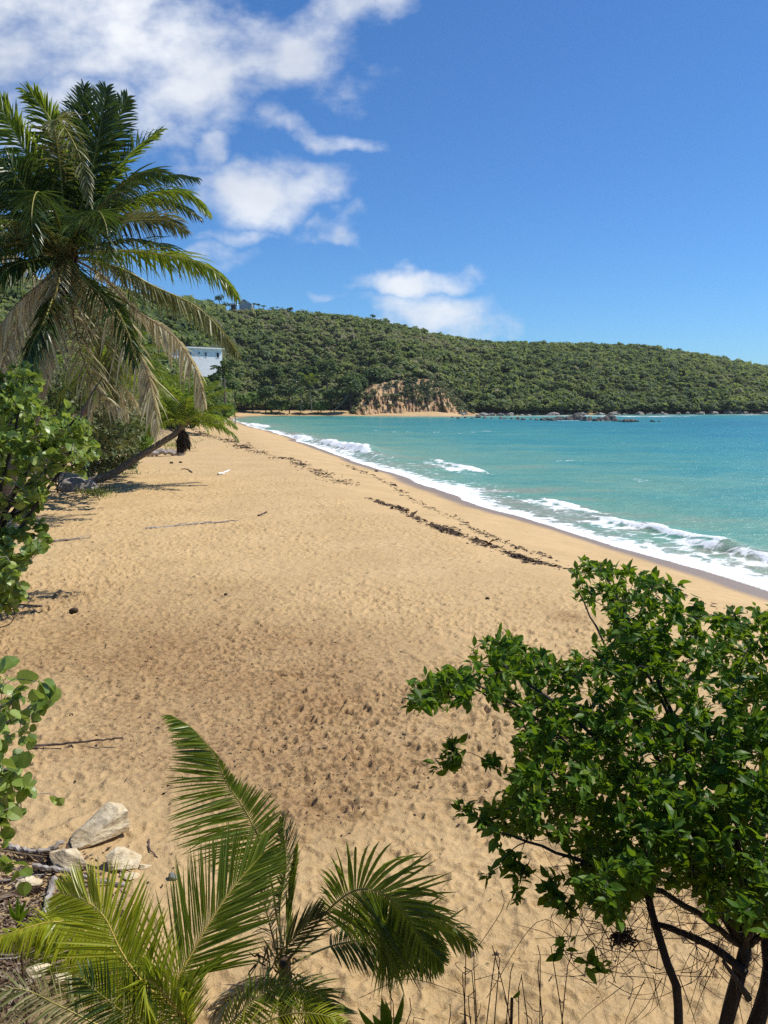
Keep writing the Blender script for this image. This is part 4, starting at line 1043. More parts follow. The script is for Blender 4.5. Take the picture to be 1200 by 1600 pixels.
# ------------------------------------------------------------------ the big coconut palm at left
def big_palm():
    Y0 = 19.5
    C = at(104, 405, Y0)
    gb = np.array([at(-25, 800, Y0)[0], Y0 + .4, 0]); gb[2] = tz(gb[0], gb[1])
    root = empty('coconut_palm', gb, 'tall coconut palm with hanging dry fronds above the sea grape bush', 'palm')
    mb = MB()
    tr_ = cr([gb - (0, 0, .3), gb + (.1, 0, 2), (gb + C) / 2 + (.1, .1, .6), C - (0, 0, .2)], 60)
    rad = np.interp(np.linspace(0, 1, 60), [0, .06, .2, 1], [.30, .24, .19, .15]) * (1 + .05 * np.sin(np.arange(60) * 2.1))
    tube(mb, tr_, rad, 10, wob=.03); mb.build('trunk', M_palmtrunk, root)
    # fibre sheath and nut cluster at the heart
    mb = MB()
    for i in range(26):
        a = i * 2.4; e = C + np.array([math.cos(a) * .28, math.sin(a) * .28, random.uniform(-.5, .25)])
        tube(mb, cr([C + (0, 0, -.55), (C + e) / 2 + (0, 0, -.1), e + (0, 0, .35)], 5), np.linspace(.07, .035, 5), 5)
    mb.build('crown_sheath', M_fibre, root)
    toC = np.array([0, -1.0, .3])
    k = Y0 / F
    def fr(px, mat, up, L, dz=None, lab=None, rach=M_rachis, n=100, **kw):
        """px: list of (px, py, metres in front of the crown)"""
        pts = [C + (0, 0, .1)] + [at(a, b, Y0 + c) for a, b, c in px]
        mb = MB(); frond(mb, pts, np.array(up, float), L, n, kw.pop('wid', .052), kw.pop('pet', .12), rr=.035, **kw)
        o = mb.build('frond', [mat, rach], root)
        if lab: o['label'] = lab
    U = (0, -.35, 1.0)
    G = dict(lift=.15, g=.55)
    fr([(169, 340, .3), (230, 305, .5), (275, 298, .6), (303, 308, .7), (324, 332, .8)], M_palm_mid, U, .95, **G)
    fr([(180, 352, -.8), (244, 343, -1.2), (270, 348, -1.3), (289, 361, -1.3)], M_palm_olive, (-.1, -.8, .6), .85, lift=-.1, g=.5)
    fr([(160, 393, -.4), (240, 396, -.8), (311, 411, -1.0), (350, 436, -1.0), (369, 462, -1.0)], M_palm_mid, U, 1.0, lift=.05, g=.75)
    fr([(187, 419, .6), (240, 447, .9), (307, 479, 1.1), (352, 524, 1.2), (373, 556, 1.2)], M_palm_olive, U, .85, lift=-.15, g=.95, lab='yellowing frond with tattered hanging leaflets')
    D = dict(lift=-.25, g=.85, gap=.22, jit=.22, rach=M_rachis_dry, twist=40, n=70, wid=.075)
    fr([(161, 432, .2), (210, 482, .3), (270, 524, .5), (307, 580, .6), (320, 638, .7)], M_palm_dry, (.5, -.5, .8), .95, lab='dry straw-coloured frond', **D)
    fr([(150, 458, -.6), (187, 505, -.9), (225, 569, -1.0), (240, 625, -1.0), (246, 676, -1.0)], M_palm_dry, (.7, -.5, .6), 1.0, lab='dry straw-coloured frond', **D)
    D2 = dict(D); D2['rach'] = M_rachis_yel
    fr([(94, 432, -1.0), (79, 492, -1.3), (64, 552, -1.4), (56, 616, -1.4)], M_palm_dry, (0, -1, .5), 1.0, lab='dry frond with a yellow stalk hanging straight down', **D2)
    fr([(112, 475, -.5), (130, 560, -.8), (160, 620, -.9), (190, 640, -.9)], M_palm_dry, (.3, -1, .5), .9, lab='dry brown frond', **D)
    fr([(60, 450, .4), (20, 520, .6), (0, 590, .6)], M_palm_dry, (-.3, -1, .5), .9, lab='dry brown frond', **D)
    fr([(120, 452, .9), (150, 500, 1.5), (172, 560, 1.9), (180, 625, 2.0)], M_palm_olive, (.3, -1, .5), 1.0, **D)
    fr([(135, 440, -1.0), (175, 475, -1.6), (200, 520, -1.9), (212, 570, -2.0)], M_palm, (.4, -.8, .7), .95, lift=-.1, g=1.0)
    fr([(88, 450, -.9), (70, 500, -1.8), (48, 545, -2.2), (35, 600, -2.3)], M_palm, (-.2, -1, .5), .9, lift=-.1, g=1.0)
    UP = dict(lift=.35, g=.25)
    fr([(116, 290, .2), (127, 205, .4), (131, 138, .6)], M_palm, (.1, -1, .1), .85, **UP)
    fr([(142, 270, -.2), (158, 190, -.2), (166, 138, 0)], M_palm, (.3, -1, .1), .85, **UP)
    fr([(152, 270, .5), (180, 197, .9), (199, 152, 1.2)], M_palm, (.6, -.9, .3), .8, **UP)
    fr([(155, 300, .3), (207, 238, .6), (250, 205, .8)], M_palm_mid, (-.4, -.8, .6), .85, **UP)
    fr([(150, 330, -.8), (200, 280, -1.4), (240, 268, -1.8), (262, 280, -2)], M_palm, (0, -.5, 1), .85, **G)
    fr([(100, 280, .2), (78, 195, .3), (52, 150, .2), (36, 142, .0)], M_palm_mid, (-.4, -1, .3), .8, **UP)
    fr([(95, 270, -.6), (85, 190, -1.2), (108, 210, -1.8), (130, 260, -2.1), (140, 318, -2.2)], M_palm_olive, (.2, -.8, .6), .6, lift=.1, g=.5)
    fr([(70, 300, .2), (30, 220, .2), (-5, 160, .3), (-25, 150, .3)], M_palm_mid, (-.5, -.9, .5), .85, **UP)
    fr([(60, 330, -.5), (20, 270, -.8), (-20, 250, -1)], M_palm, (-.3, -.8, .8), .9, **G)
    fr([(62, 365, -1.2), (30, 345, -1.9), (-10, 345, -2.2)], M_palm_olive, (0, -.6, 1), .9, **G)
    fr([(60, 405, -1.4), (20, 415, -2.0), (-30, 445, -2.3)], M_palm, (0, -.6, 1), .95, lift=0, g=.8)
    fr([(85, 330, -1.2), (60, 300, -2.2), (50, 330, -3.0), (52, 390, -3.3)], M_palm, (0, -.3, 1), .8, lift=.0, g=.6)
    fr([(125, 350, -1.3), (150, 330, -2.4), (165, 350, -3.2), (172, 400, -3.5)], M_palm, (0, -.3, 1), .8, lift=.0, g=.6)
    # the rest of the crown, fanned round the heart
    rg = np.random.default_rng(77)
    for i in range(22):
        az = i * 2.39996 + .4; el = rg.uniform(.15, 1.35)
        if math.cos(az) > .25 and math.sin(az) < .2: continue
        c, u = arc(C, az, el, rg.uniform(3.6, 4.6), rg.uniform(1.0, 1.7), 9)
        mb = MB(); frond(mb, c, u, .9, 60, .048, .14, .15, .5, rr=.035)
        mb.build('frond', [M_palm, M_rachis], root)
    for i in range(3):
        az = i * 2.39996 + 1.1; el = rg.uniform(-.7, -.1)
        if math.cos(az) > .3: continue
        c, u = arc(C - (0, 0, .2), az, el, rg.uniform(3.2, 4.2), .9, 8)
        mb = MB(); frond(mb, c, u, .9, 50, .045, .14, -.25, 1.2, rr=.03, gap=.1)
        o = mb.build('frond', [M_palm_dry, M_rachis_dry], root); o['label'] = 'dry brown frond'
big_palm()

def gen_palm(name, gb, C, label, nf, L, seed, mat, group=None, el=(-.3, 1.3), leaf=.75, wid=.05, n=44, dead=0, lean=(0, 0, 0), tr=.18, bend=(1.0, 1.7), skirt=0, rach=None, azf=None, trunk_pts=None):
    rg = np.random.default_rng(seed)
    root = empty(name, gb, label, 'palm', group)
    mb = MB()
    pts = trunk_pts if trunk_pts is not None else [gb - np.array([0, 0, .4]), gb + np.array(lean) * .3 + (C - gb) * .35, C]
    m = 40
    tr_ = cr(pts, m)
    tube(mb, tr_, np.interp(np.linspace(0, 1, m), [0, .08, .25, 1], [1.9, 1.35, 1.05, .75]) * tr * (1 + .04 * np.sin(np.arange(m) * 2.2)), 10, wob=.03)
    mb.build('trunk', M_palmtrunk, root)
    for i in range(nf):
        az = (i * 2.39996 + rg.uniform(-.2, .2)) if azf is None else azf(i, rg)
        e = el[0] + (el[1] - el[0]) * ((i + rg.random()) / nf)
        c, u = arc(C, az, e, L * rg.uniform(.85, 1.1), rg.uniform(*bend) if e > 0 else .7, 9)
        mb = MB(); frond(mb, c, u, leaf, n, wid, .14, .18, .5, rr=.03)
        mb.build('frond', [mat, rach or M_rachis], root)
    for i in range(dead):
        az = i * 2.39996 + .9
        c, u = arc(C - (0, 0, .15), az, rg.uniform(-1.5, -1.0) if skirt else rg.uniform(-1.0, -.2), L * (rg.uniform(.22, .40) if skirt else rg.uniform(.5, .8)), .3 if skirt else .8, 8)
        mb = MB(); frond(mb, c, u, leaf * .9, n, wid, .14, -.3, 1.3, rr=.03, gap=.12)
        o = mb.build('frond', [M_palm_dry if not skirt else M_husk, M_rachis_dry], root); o['label'] = 'dry dead frond'
    return root
# palm standing behind the tall one, seen at the left edge
C2 = at(-45, 350, 25); g2 = np.array([C2[0] - .6, 25.2, 0]); g2[2] = tz(g2[0], g2[1])
gen_palm('coconut_palm', g2, C2, 'coconut palm mostly cut off by the left edge behind the tall one', 24, 4.6, 5, M_palm, dead=3, leaf=1.0, n=50)
# lower palm with tired fronds between the tall palm and the leaning palm
C3 = at(172, 585, 33); g3 = np.array([at(20, 800, 33.3)[0], 33.3, 0]); g3[2] = tz(g3[0], g3[1])
gen_palm('coconut_palm', g3, C3, 'shorter palm with drooping olive fronds behind the tall palm', 20, 2.9, 6, M_palm_mid, dead=3, leaf=.8, n=46)
# young palms behind the leaning trunk
C4 = at(258, 640, 80); g4x = at(215, 700, 80)[0]; g4 = np.array([g4x, 80.2, tz(g4x, 80.2)])
gen_palm('young_palm', g4, C4, 'bushy young green palm behind the leaning palm crown', 20, 6.0, 8, M_palm_bright, el=(.1, 1.4), leaf=1.3, wid=.11, n=40, tr=.14)
C6 = at(205, 600, 52); g6x = at(150, 720, 52)[0]; g6 = np.array([g6x, 52.2, tz(g6x, 52.2)])
gen_palm('young_palm', g6, C6, 'palm with green fronds hidden behind dry hanging fronds', 16, 4.2, 18, M_palm_mid, el=(-.2, 1.3), leaf=1.0, wid=.08, n=40, tr=.14, dead=5)
# leaning palm
gb = onground(128, 762); Yl = gb[1]
C5 = at(286, 664, Yl + 1.0)
trp = [gb + (-.6, 0, -.3), at(143, 752, Yl), at(175, 741, Yl + .2), at(215, 715, Yl + .5), at(255, 690, Yl + .8), at(278, 675, Yl + 1.0), C5]
gen_palm('leaning_palm', gb, C5, 'palm leaning low over the sand with a curved bare trunk', 21, 3.5, 9, M_palm_bright, el=(.2, 1.45), leaf=.95, bend=(.8, 1.3), wid=.085, n=48, tr=.22, dead=10, skirt=1, rach=M_rachis, trunk_pts=trp)
v, f = rock_mesh(91, 4, (1.15, .8, .62), cuts=3, rough=.16, freq=2.5)
mb = MB(); mb.add(v, f); o = mb.build('root_mound', M_driftwood, smooth=True); pm = onground(122, 766)
o.location = (pm[0], pm[1], pm[2] + .12); tag(o, 'grey mound of palm roots at the foot of the leaning trunk', 'root mound')

# ------------------------------------------------------------------ shrubs
def inpoly(px, py, poly):
    ins = np.zeros(len(px), bool)
    for i in range(len(poly)):
        x1, y1 = poly[i]; x2, y2 = poly[(i + 1) % len(poly)]
        if y1 == y2: continue
        c = (y1 > py) != (y2 > py); ins ^= c & (px < (x2 - x1) * (py - y1) / (y2 - y1) + x1)
    return ins
def shrub(name, label, cat, poly, Yc, thick, ncl, base, fork, leafmat_, barkmat, twigmat, lsize, lratio, shape, nleaf, seed, limbs=9, rtrunk=.07, spread=.10, group=None, extra=(), droop=.0, weight=None, gapn=.25, trunks=None, fold=.3, curl=.25, limb_pts=None, twr=.006, gapscale=1.3, nrand=.55):
    """shrub: trunk(s), branches with their twigs, and the leaves in rosettes on the twig ends"""
    rg = np.random.default_rng(seed)
    xs = [p[0] for p in poly]; ys = [p[1] for p in poly]
    cl_ = []
    while len(cl_) < ncl:
        a = rg.uniform(min(xs), max(xs), 400); b = rg.uniform(min(ys), max(ys), 400)
        ok = inpoly(a, b, poly)
        for pa, pb in zip(a[ok], b[ok]):
            Yy = Yc(pa, pb) + thick * (rg.random() - .5) * (1.0)
            p = at(pa, pb, Yy)
            if mnoise.noise(Vector(p * gapscale)) < -gapn and rg.random() < .85: continue
            cl_.append(p)
            if len(cl_) >= ncl: break
    for (pa, pb, k) in extra:
        for _ in range(k):
            cl_.append(at(pa + rg.normal(0, 7), pb + rg.normal(0, 7), Yc(pa, pb) + rg.normal(0, .04)))
    cl_ = np.array(cl_)
    root = empty(name, base, label, cat, group)
    base = np.array(base, float); fork = np.array(fork, float)
    mb = MB()
    tk = cr([base - (0, 0, .15), base * .55 + fork * .45 + rg.normal(0, .04, 3), fork], 14)
    tube(mb, tk, np.linspace(rtrunk * 1.25, rtrunk * .75, 14), 8, wob=.05); mb.build('trunk', barkmat, root)
    for t_ in (trunks or []):
        mb = MB(); c = cr([np.array(q) for q in t_[0]], 16); tube(mb, c, np.linspace(t_[1], t_[2], 16), 7, wob=.06); mb.build('trunk', barkmat, root)
    # limbs reach for spread-out clusters
    ends = [cl_[rg.integers(len(cl_))]]
    while len(ends) < limbs:
        d = np.min([np.linalg.norm(cl_ - e, axis=1) for e in ends], axis=0)
        cand = np.argsort(d)[-max(5, len(cl_) // 12):]
        ends.append(cl_[rg.choice(cand)])
    LP = []; curves = []
    for e in ends:
        m_ = fork * .5 + e * .5 + rg.normal(0, .08, 3) + (0, 0, .1 * np.linalg.norm(e - fork))
        c = cr([fork, m_, e], 22); c[1:-1] += rg.normal(0, .004, (20, 3)) * np.linalg.norm(e - fork)
        curves.append(c)
    if limb_pts:
        for lp in limb_pts: curves.append(cr(np.array(lp), 22))
    allp = np.concatenate([c[4:] for c in curves]); idx = np.concatenate([np.full(18, i) for i in range(len(curves))])
    mbs_ = [MB() for _ in curves]
    for i, c in enumerate(curves): tube(mbs_[i], c, np.linspace(rtrunk * .5, twr * 1.2, len(c)), 6, wob=.04)
    outd = np.zeros_like(cl_)
    d0_ = np.array([np.linalg.norm(allp - p, axis=1).min() for p in cl_])
    n0 = len(allp); nodes = np.zeros((n0 + 5 * len(cl_), 3)); nodes[:n0] = allp; nid = np.zeros(len(nodes), int); nid[:n0] = idx; cnt = n0
    for j in np.argsort(d0_):
        p = cl_[j]
        d = np.linalg.norm(nodes[:cnt] - p, axis=1) + np.maximum(0, nodes[:cnt, 2] - p[2]) * .5
        k = int(np.argmin(d)); s0 = nodes[k]; ln_ = np.linalg.norm(p - s0)
        midp = (s0 + p) / 2 + rg.normal(0, .13, 3) * ln_ + (0, 0, .06 * ln_)
        c = cr([s0, midp, p], 7)
        r0_ = twr * (1.0 if k < n0 else .6)
        tube(mbs_[nid[k]], c, np.linspace(r0_, twr * .5, 7), 4, 1, cap=False)
        nodes[cnt:cnt + 5] = c[2:]; nid[cnt:cnt + 5] = nid[k]; cnt += 5
        outd[j] = nrm(p - midp)
    for m_ in mbs_: m_.build('branch', [barkmat, twigmat], root)
    n = len(cl_) * nleaf
    pos = np.repeat(cl_, nleaf, 0); od = np.repeat(nrm(outd + (0, 0, .35 - droop)), nleaf, 0)
    back = rg.random(n) * spread
    pos = pos - od * back[:, None] + rg.normal(0, spread * .12, (n, 3))
    ax = nrm(od * .75 + rg.normal(0, .62, (n, 3)) + np.array([0, 0, .1 - droop]))
    nr_ = nrm(np.array([0, 0, 1.0]) * .9 + rg.normal(0, nrand, (n, 3)))
    L = lsize * rg.uniform(.45, 1.2, n)
    mb = MB(); leaves(mb, pos, ax, nr_, L, L * lratio * rg.uniform(.85, 1.15, n), shape, fold, rg.uniform(-.05, curl * 2, n))
    mb.build('foliage', leafmat_, root, smooth=False)
    return root

# glossy shrub at lower right, close to the viewer
polyR = [(893, 870), (925, 868), (960, 884), (1000, 890), (1060, 912), (1075, 945), (1130, 965), (1150, 945), (1215, 940), (1330, 950), (1330, 1420), (1215, 1480), (1185, 1440), (1120, 1425), (1085, 1395), (1040, 1370),
         (1000, 1400), (960, 1440), (905, 1400), (880, 1345), (850, 1310), (770, 1300), (752, 1275), (790, 1230), (810, 1170), (795, 1120), (765, 1085), (735, 1075), (738, 1100), (690, 1110), (640, 1100), (648, 1080), (680, 1050), (735, 1050), (740, 1010), (790, 985), (840, 1015), (870, 1030), (905, 1015), (960, 985), (945, 955), (900, 925)]
def YR(a, b): return 4.75 + (1080 - b) * .0028 + max(0, a - 1000) * -.0006
gR = np.array([1.98, 4.15, 0]); gR[2] = tz(1.98, 4.15)
fR = at(1165, 1480, 4.25)
stem2b = at(1066, 1640, 4.1); stem2b[2] = tz(stem2b[0], stem2b[1]) - .1
shrub('buttonwood_shrub', 'large glossy dark green shrub with dark trunks at the lower right', 'shrub', polyR, YR, 1.5, 2700, gR, fR, M_button, M_bark, M_bark, .074, .50, LEAF_POINTED, 9, 21,
      limbs=16, rtrunk=.048, spread=.085, gapn=.20, gapscale=2.6, twr=.0042,
      extra=[(645, 1090, 3), (660, 1075, 4), (690, 1070, 4), (695, 1190, 5), (705, 1180, 3), (715, 1165, 3), (720, 1255, 2), (735, 1275, 3), (755, 1285, 3), (765, 1190, 4), (790, 1355, 4), (820, 1360, 4), (770, 1360, 2), (810, 1398, 2), (880, 1490, 2), (930, 1510, 2), (870, 1395, 5), (885, 1420, 5), (845, 1385, 3)],
      trunks=[([stem2b, at(1060, 1580, 4.15), at(1040, 1500, 4.2), at(1022, 1440, 4.3), at(1010, 1390, 4.4)], .035, .022),
              ([at(1165, 1520, 4.2), at(1110, 1478, 4.25), at(1040, 1448, 4.3), at(1020, 1445, 4.35)], .028, .016),
              ([at(1168, 1500, 4.2), at(1150, 1450, 4.25), at(1130, 1400, 4.35), at(1110, 1360, 4.5)], .03, .018),
              ([at(1170, 1560, 4.15), at(1150, 1530, 4.1), at(1130, 1502, 4.05)], .022, .010),
              ([gR - (.05, 0, .1), at(1195, 1560, 4.2), at(1200, 1480, 4.3), at(1205, 1400, 4.4)], .06, .04),
              ([at(1010, 1390, 4.4), at(940, 1290, 4.6), at(900, 1180, 4.7), at(820, 1110, 4.75), at(745, 1070, 4.75)], .02, .006),
              ([at(1110, 1360, 4.5), at(1085, 1240, 4.7), at(1060, 1150, 4.8), at(1010, 1050, 4.9), at(960, 960, 5.0)], .02, .006)])
# bare dead twigs tangled under the crown (part of the same undergrowth, a thing of its own)
def twig_tangle(name, label, region, Y, n, mat, seed, r=.0035, base=None, cat='dead twigs'):
    rg = np.random.default_rng(seed)
    mb = MB()
    b = at((region[0] + region[2]) / 2, region[3], Y)
    for i in range(n):
        a = np.array([rg.uniform(region[0], region[2]), rg.uniform(region[1], region[3])])
        ang = rg.uniform(0, 6.28); ln = rg.uniform(40, 130)
        e = a + np.array([math.cos(ang), math.sin(ang)]) * ln; mid = (a + e) / 2 + rg.normal(0, 14, 2)
        y0 = Y + rg.normal(0, .25)
        tube(mb, cr([at(a[0], a[1], y0), at(mid[0], mid[1], y0 + rg.normal(0, .06)), at(e[0], e[1], y0 + rg.normal(0, .12))], 8), np.linspace(r, r * .4, 8), 4, cap=False)
    return tag(mb.build(name, mat, origin=b), label, cat)
twig_tangle('dead_twigs', 'tangle of bare thin twigs under the lower right shrub', (890, 1330, 1190, 1540), 4.45, 230, M_drytwig, 3, r=.003)
# dark old nest-like clump among the twigs
mb = MB(); c = at(972, 1465, 4.45); rg = np.random.default_rng(9)
for i in range(90):
    d = nrm(rg.normal(size=3) * (1, .6, .8)) * rg.uniform(.02, .06); p = c + rg.normal(0, 1, 3) * (.034, .02, .018)
    tube(mb, cr([p - d, p + rg.normal(0, .012, 3), p + d], 5), .004, 4, cap=False)
tag(mb.build('withered_clump', M_drytwig, origin=c), 'dark withered clump caught in the twigs under the shrub', 'dead clump')

# sea grape in front of the tall palm
polyL = [(-70, 600), (0, 575), (35, 572), (62, 580), (66, 630), (100, 640), (140, 652), (150, 690), (140, 725), (105, 745), (78, 760), (60, 800), (75, 850), (40, 868), (35, 905), (45, 925), (20, 950), (0, 960), (-70, 960)]
gL = onground(-60, 960)
shrub('sea_grape_shrub', 'tall sea grape shrub with round pale green leaves under the palm', 'shrub', polyL, lambda a, b: 15.5 + (760 - b) * .004, 2.6, 640, gL, at(-20, 850, 15.3), M_grape, M_bark, M_twig, .18, .92, LEAF_ROUND, 6, 31,
      limbs=16, rtrunk=.09, spread=.26, gapn=.08, gapscale=1.3, nrand=.8, twr=.016, extra=[(60, 850, 4), (65, 780, 3), (15, 940, 4), (30, 900, 3), (140, 705, 5)],
      trunks=[([at(-30, 960, 14.8), at(10, 860, 15), at(70, 770, 15.2), at(105, 720, 15.4), at(130, 640, 15.8), at(160, 590, 16)], .05, .012),
              ([at(-30, 980, 14.6), at(20, 905, 14.8), at(55, 868, 15)], .022, .008), ([at(-30, 950, 14.6), at(25, 945, 14.7), at(65, 947, 14.7)], .024, .014),
              ([at(-20, 985, 14.5), at(15, 975, 14.5), at(22, 955, 14.6), at(10, 940, 14.6)], .014, .006)])
# more of the same scrub further back
def mound(name, label, poly, Y, thick, ncl, mat, ls, seed, base_px, cat='bush', ratio=.6, shape=LEAF_SMALL, group=None, nl=7, rt=.05, spread=.25, twr=.012):
    b = onground(*base_px)
    fk = b + np.array([0, 0, .35])
    return shrub(name, label, cat, poly, lambda a, q: Y, thick, ncl, b, fk, mat, M_bark, M_twig, ls, ratio, shape, nl, seed, limbs=7, rtrunk=rt, spread=spread, gapn=.35, gapscale=.5, twr=twr, group=group)
mound('vine_bush', 'grey-green vine-covered bush right of the sea grape', [(140, 650), (165, 628), (195, 650), (210, 690), (225, 715), (205, 735), (140, 742), (120, 735)], 50, 5, 900, M_scrub, .26, 41, (170, 745), spread=.35)
mound('dark_bush', 'dark green leafy bush behind the vine-covered bush', [(165, 640), (200, 630), (232, 650), (240, 690), (225, 705), (190, 705)], 60, 5, 520, M_treebright, .36, 42, (205, 722), spread=.4)
mound('back_bush', 'dark thicket of leaves between the palms at left', [(-60, 560), (60, 560), (190, 590), (225, 640), (220, 700), (120, 720), (-60, 740)], 40, 8, 1300, M_scrub, .34, 43, (90, 770), cat='thicket', spread=.4)
mound('beach_bush', 'low green bush on the beach edge beyond the leaning palm', [(300, 655), (325, 640), (360, 632), (368, 642), (350, 655), (320, 664)], 190, 12, 300, M_treebright, 1.0, 44, (335, 662), spread=1.2, twr=.03)
mound('beach_bush', 'dark bush behind the leaning palm crown at the beach edge', [(225, 640), (260, 610), (330, 600), (350, 640), (320, 662), (240, 680)], 120, 10, 500, M_tree, .8, 45, (280, 690), spread=.9, twr=.03)

# sea grape branches hanging in at the left edge, near the viewer
polyN = [(-60, 1020), (0, 1035), (30, 1050), (80, 1062), (95, 1068), (75, 1105), (60, 1120), (48, 1150), (58, 1195), (62, 1225), (45, 1270), (25, 1300), (0, 1320), (-60, 1330)]
gN = np.array([-4.6, 6.0, 0.0]); gN[2] = tz(-4.6, 6.0)
shrub('sea_grape_shrub', 'near sea grape branch of big round leaves at the left edge', 'shrub', polyN, lambda a, b: 6.2, 1.0, 84, gN, at(-120, 1240, 6.0), M_grape, M_bark, M_twig, .13, .95, LEAF_ROUND, 4, 33,
      limbs=6, rtrunk=.05, spread=.14, gapn=.22, gapscale=3, twr=.006, nrand=.95, droop=.2, extra=[(92, 1243, 1), (8, 1350, 1), (20, 1352, 1), (30, 1390, 1)])

# ------------------------------------------------------------------ young palms at the bottom
def young_palms():
    bA = np.array([at(432, 1560, 4.55)[0], 4.55, 0]); bA[2] = tz(bA[0], bA[1])
    A = empty('young_palm', bA, 'young dark green palm with a frond bending to the right at the bottom', 'palm')
    Y = 4.5
    hA = at(445, 1500, Y)
    mb = MB(); tube(mb, cr([bA - (0, 0, .1), (bA + hA) / 2 + (.02, 0, 0), hA], 12), np.linspace(.055, .04, 12), 8, wob=.08); mb.build('trunk', M_fibre, A)
    mb = MB(); rg = np.random.default_rng(2)
    for i in range(60):
        a = at(rg.uniform(395, 470), rg.uniform(1470, 1600), Y + rg.normal(0, .06)); e = a + np.array([rg.normal(0, .05), rg.normal(0, .03), rg.uniform(-.16, .05)])
        tube(mb, cr([a, (a + e) / 2 + rg.normal(0, .015, 3), e], 5), np.linspace(.008, .003, 5), 4, cap=False)
    mb.build('fibre_skirt', M_fibre, A)
    def fr(root, px, mat, up, L, n, rach=M_rachis, lab=None, **kw):
        pts = [at(a, b, Y + c) for a, b, c in px]
        mb = MB(); frond(mb, pts, np.array(up, float), L * 1.22, int(n * 1.35), kw.pop('wid', .026) * .66, kw.pop('pet', .18), rr=kw.pop('rr', .009), jit=.045, an=kw.pop('an', 2.5), **kw)
        o = mb.build('frond', [mat, rach], root)
        if lab: o['label'] = lab
    # frond rising to the upper left
    fr(A, [(442, 1480, 0), (432, 1430, .05), (425, 1385, .08), (412, 1330, .1), (385, 1270, .1), (355, 1225, .08), (335, 1180, .05), (300, 1138, .0), (268, 1118, -.05)], M_palm_bright, (.15, -.9, .5), .40, 74, pet=.26, lift=.05, g=.10, a0=80, a1=30, twist=12, sprof=([.45, .5, .18, .02, .02], [.9, 1.1, .85, .62, .55]))
    # frond bending to the right with hanging leaflets
    fr(A, [(440, 1515, 0), (480, 1462, -.1), (520, 1415, -.2), (560, 1390, -.25), (600, 1398, -.25), (635, 1432, -.22), (660, 1470, -.2), (690, 1500, -.2)], M_palm_mid, (0, -1, .25), .40, 70, pet=.34, lift=.08, g=.34, a0=74, a1=36, twist=12, wid=.03, sprof=([1.0, 1.35, 1.3, 1.0, .8], [.1, .6, .9, .7, .5]))
    fr(A, [(445, 1500, .2), (520, 1450, .4), (590, 1430, .5), (660, 1435, .5), (710, 1450, .5), (742, 1475, .45)], M_palm_mid, (.0, -.5, 1), .26, 50, pet=.3, lift=.1, g=.45)
    fr(A, [(445, 1510, .3), (530, 1475, .55), (620, 1470, .65), (688, 1505, .6)], M_palm, (.0, -.5, 1), .26, 46, pet=.3, lift=.1, g=.5)
    # folded spear leaves
    fr(A, [(447, 1500, .1), (452, 1420, .15), (462, 1330, .15)], M_palm_mid, (1, -.3, 0), .20, 30, a0=18, a1=10, lift=.1, g=.02, pet=.1)
    fr(A, [(440, 1500, .1), (437, 1420, .2), (447, 1350, .25), (440, 1280, .2)], M_palm, (1, -.4, 0), .18, 40, a0=60, a1=25, lift=.1, g=.2, pet=.3)
    fr(A, [(440, 1520, -.1), (410, 1510, -.15), (395, 1495, -.15), (520, 1420, -.2)][0:1] + [(430, 1500, -.15), (455, 1470, -.2), (500, 1425, -.2)], M_palm_olive, (0, -1, .4), .22, 24, a0=35, a1=15, lift=.05, g=.1, pet=.1)
    fr(A, [(450, 1530, -.1), (480, 1545, -.2), (505, 1575, -.25), (525, 1615, -.25)], M_palm_mid, (.2, -.5, 1), .22, 36, lift=.1, g=.4, pet=.15)
    fr(A, [(440, 1520, 0), (420, 1440, -.05), (408, 1390, -.05), (400, 1370, -.05)], M_palm_dry, (0, -1, .2), .12, 20, a0=40, a1=20, g=.5, gap=.3, rach=M_rachis_dry, lab='withered brown frond')
    fr(A, [(440, 1535, -.1), (400, 1540, -.15), (360, 1560, -.2), (330, 1590, -.2)], M_palm_dry, (0, -.6, 1), .16, 30, a0=40, a1=25, g=.7, gap=.3, rach=M_rachis_dry, lab='withered brown frond')
    # second young palm, nearer and yellower
    Y = 3.85
    bB = np.array([at(330, 1640, Y)[0], Y, 0]); bB[2] = tz(bB[0], bB[1])
    Bp = empty('young_palm', bB, 'young yellow-green palm with fanned fronds at the bottom left', 'palm')
    hB = at(330, 1650, Y)
    mb = MB(); tube(mb, cr([bB - (0, 0, .1), bB * .5 + hB * .5, hB], 10), np.linspace(.06, .045, 10), 8, wob=.08); mb.build('trunk', M_fibre, Bp)
    H = (325, 1650, 0)
    fr(Bp, [H, (270, 1560, .0), (300, 1490, .1), (335, 1430, .2), (370, 1380, .3), (410, 1335, .4)], M_palm_bright, (-.3, -.9, .3), .42, 60, pet=.16, lift=.08, g=.04, a0=58, a1=22, rach=M_rachis_yel, twist=25, wid=.024)
    fr(Bp, [H, (290, 1590, -.1), (228, 1540, -.2), (190, 1487, -.2), (163, 1432, -.15), (130, 1405, -.1), (95, 1395, -.05)], M_palm_yel, (.2, -.8, .55), .30, 58, pet=.22, lift=.1, g=.05, a0=68, a1=35, rach=M_rachis_yel, twist=25, wid=.024)
    fr(Bp, [H, (300, 1610, -.2), (262, 1560, -.35), (232, 1530, -.45), (225, 1550, -.5), (235, 1600, -.52)], M_palm_yel, (0, -.7, .7), .22, 46, pet=.35, lift=.0, g=.35, a0=30, a1=12, rach=M_rachis_yel, wid=.020)
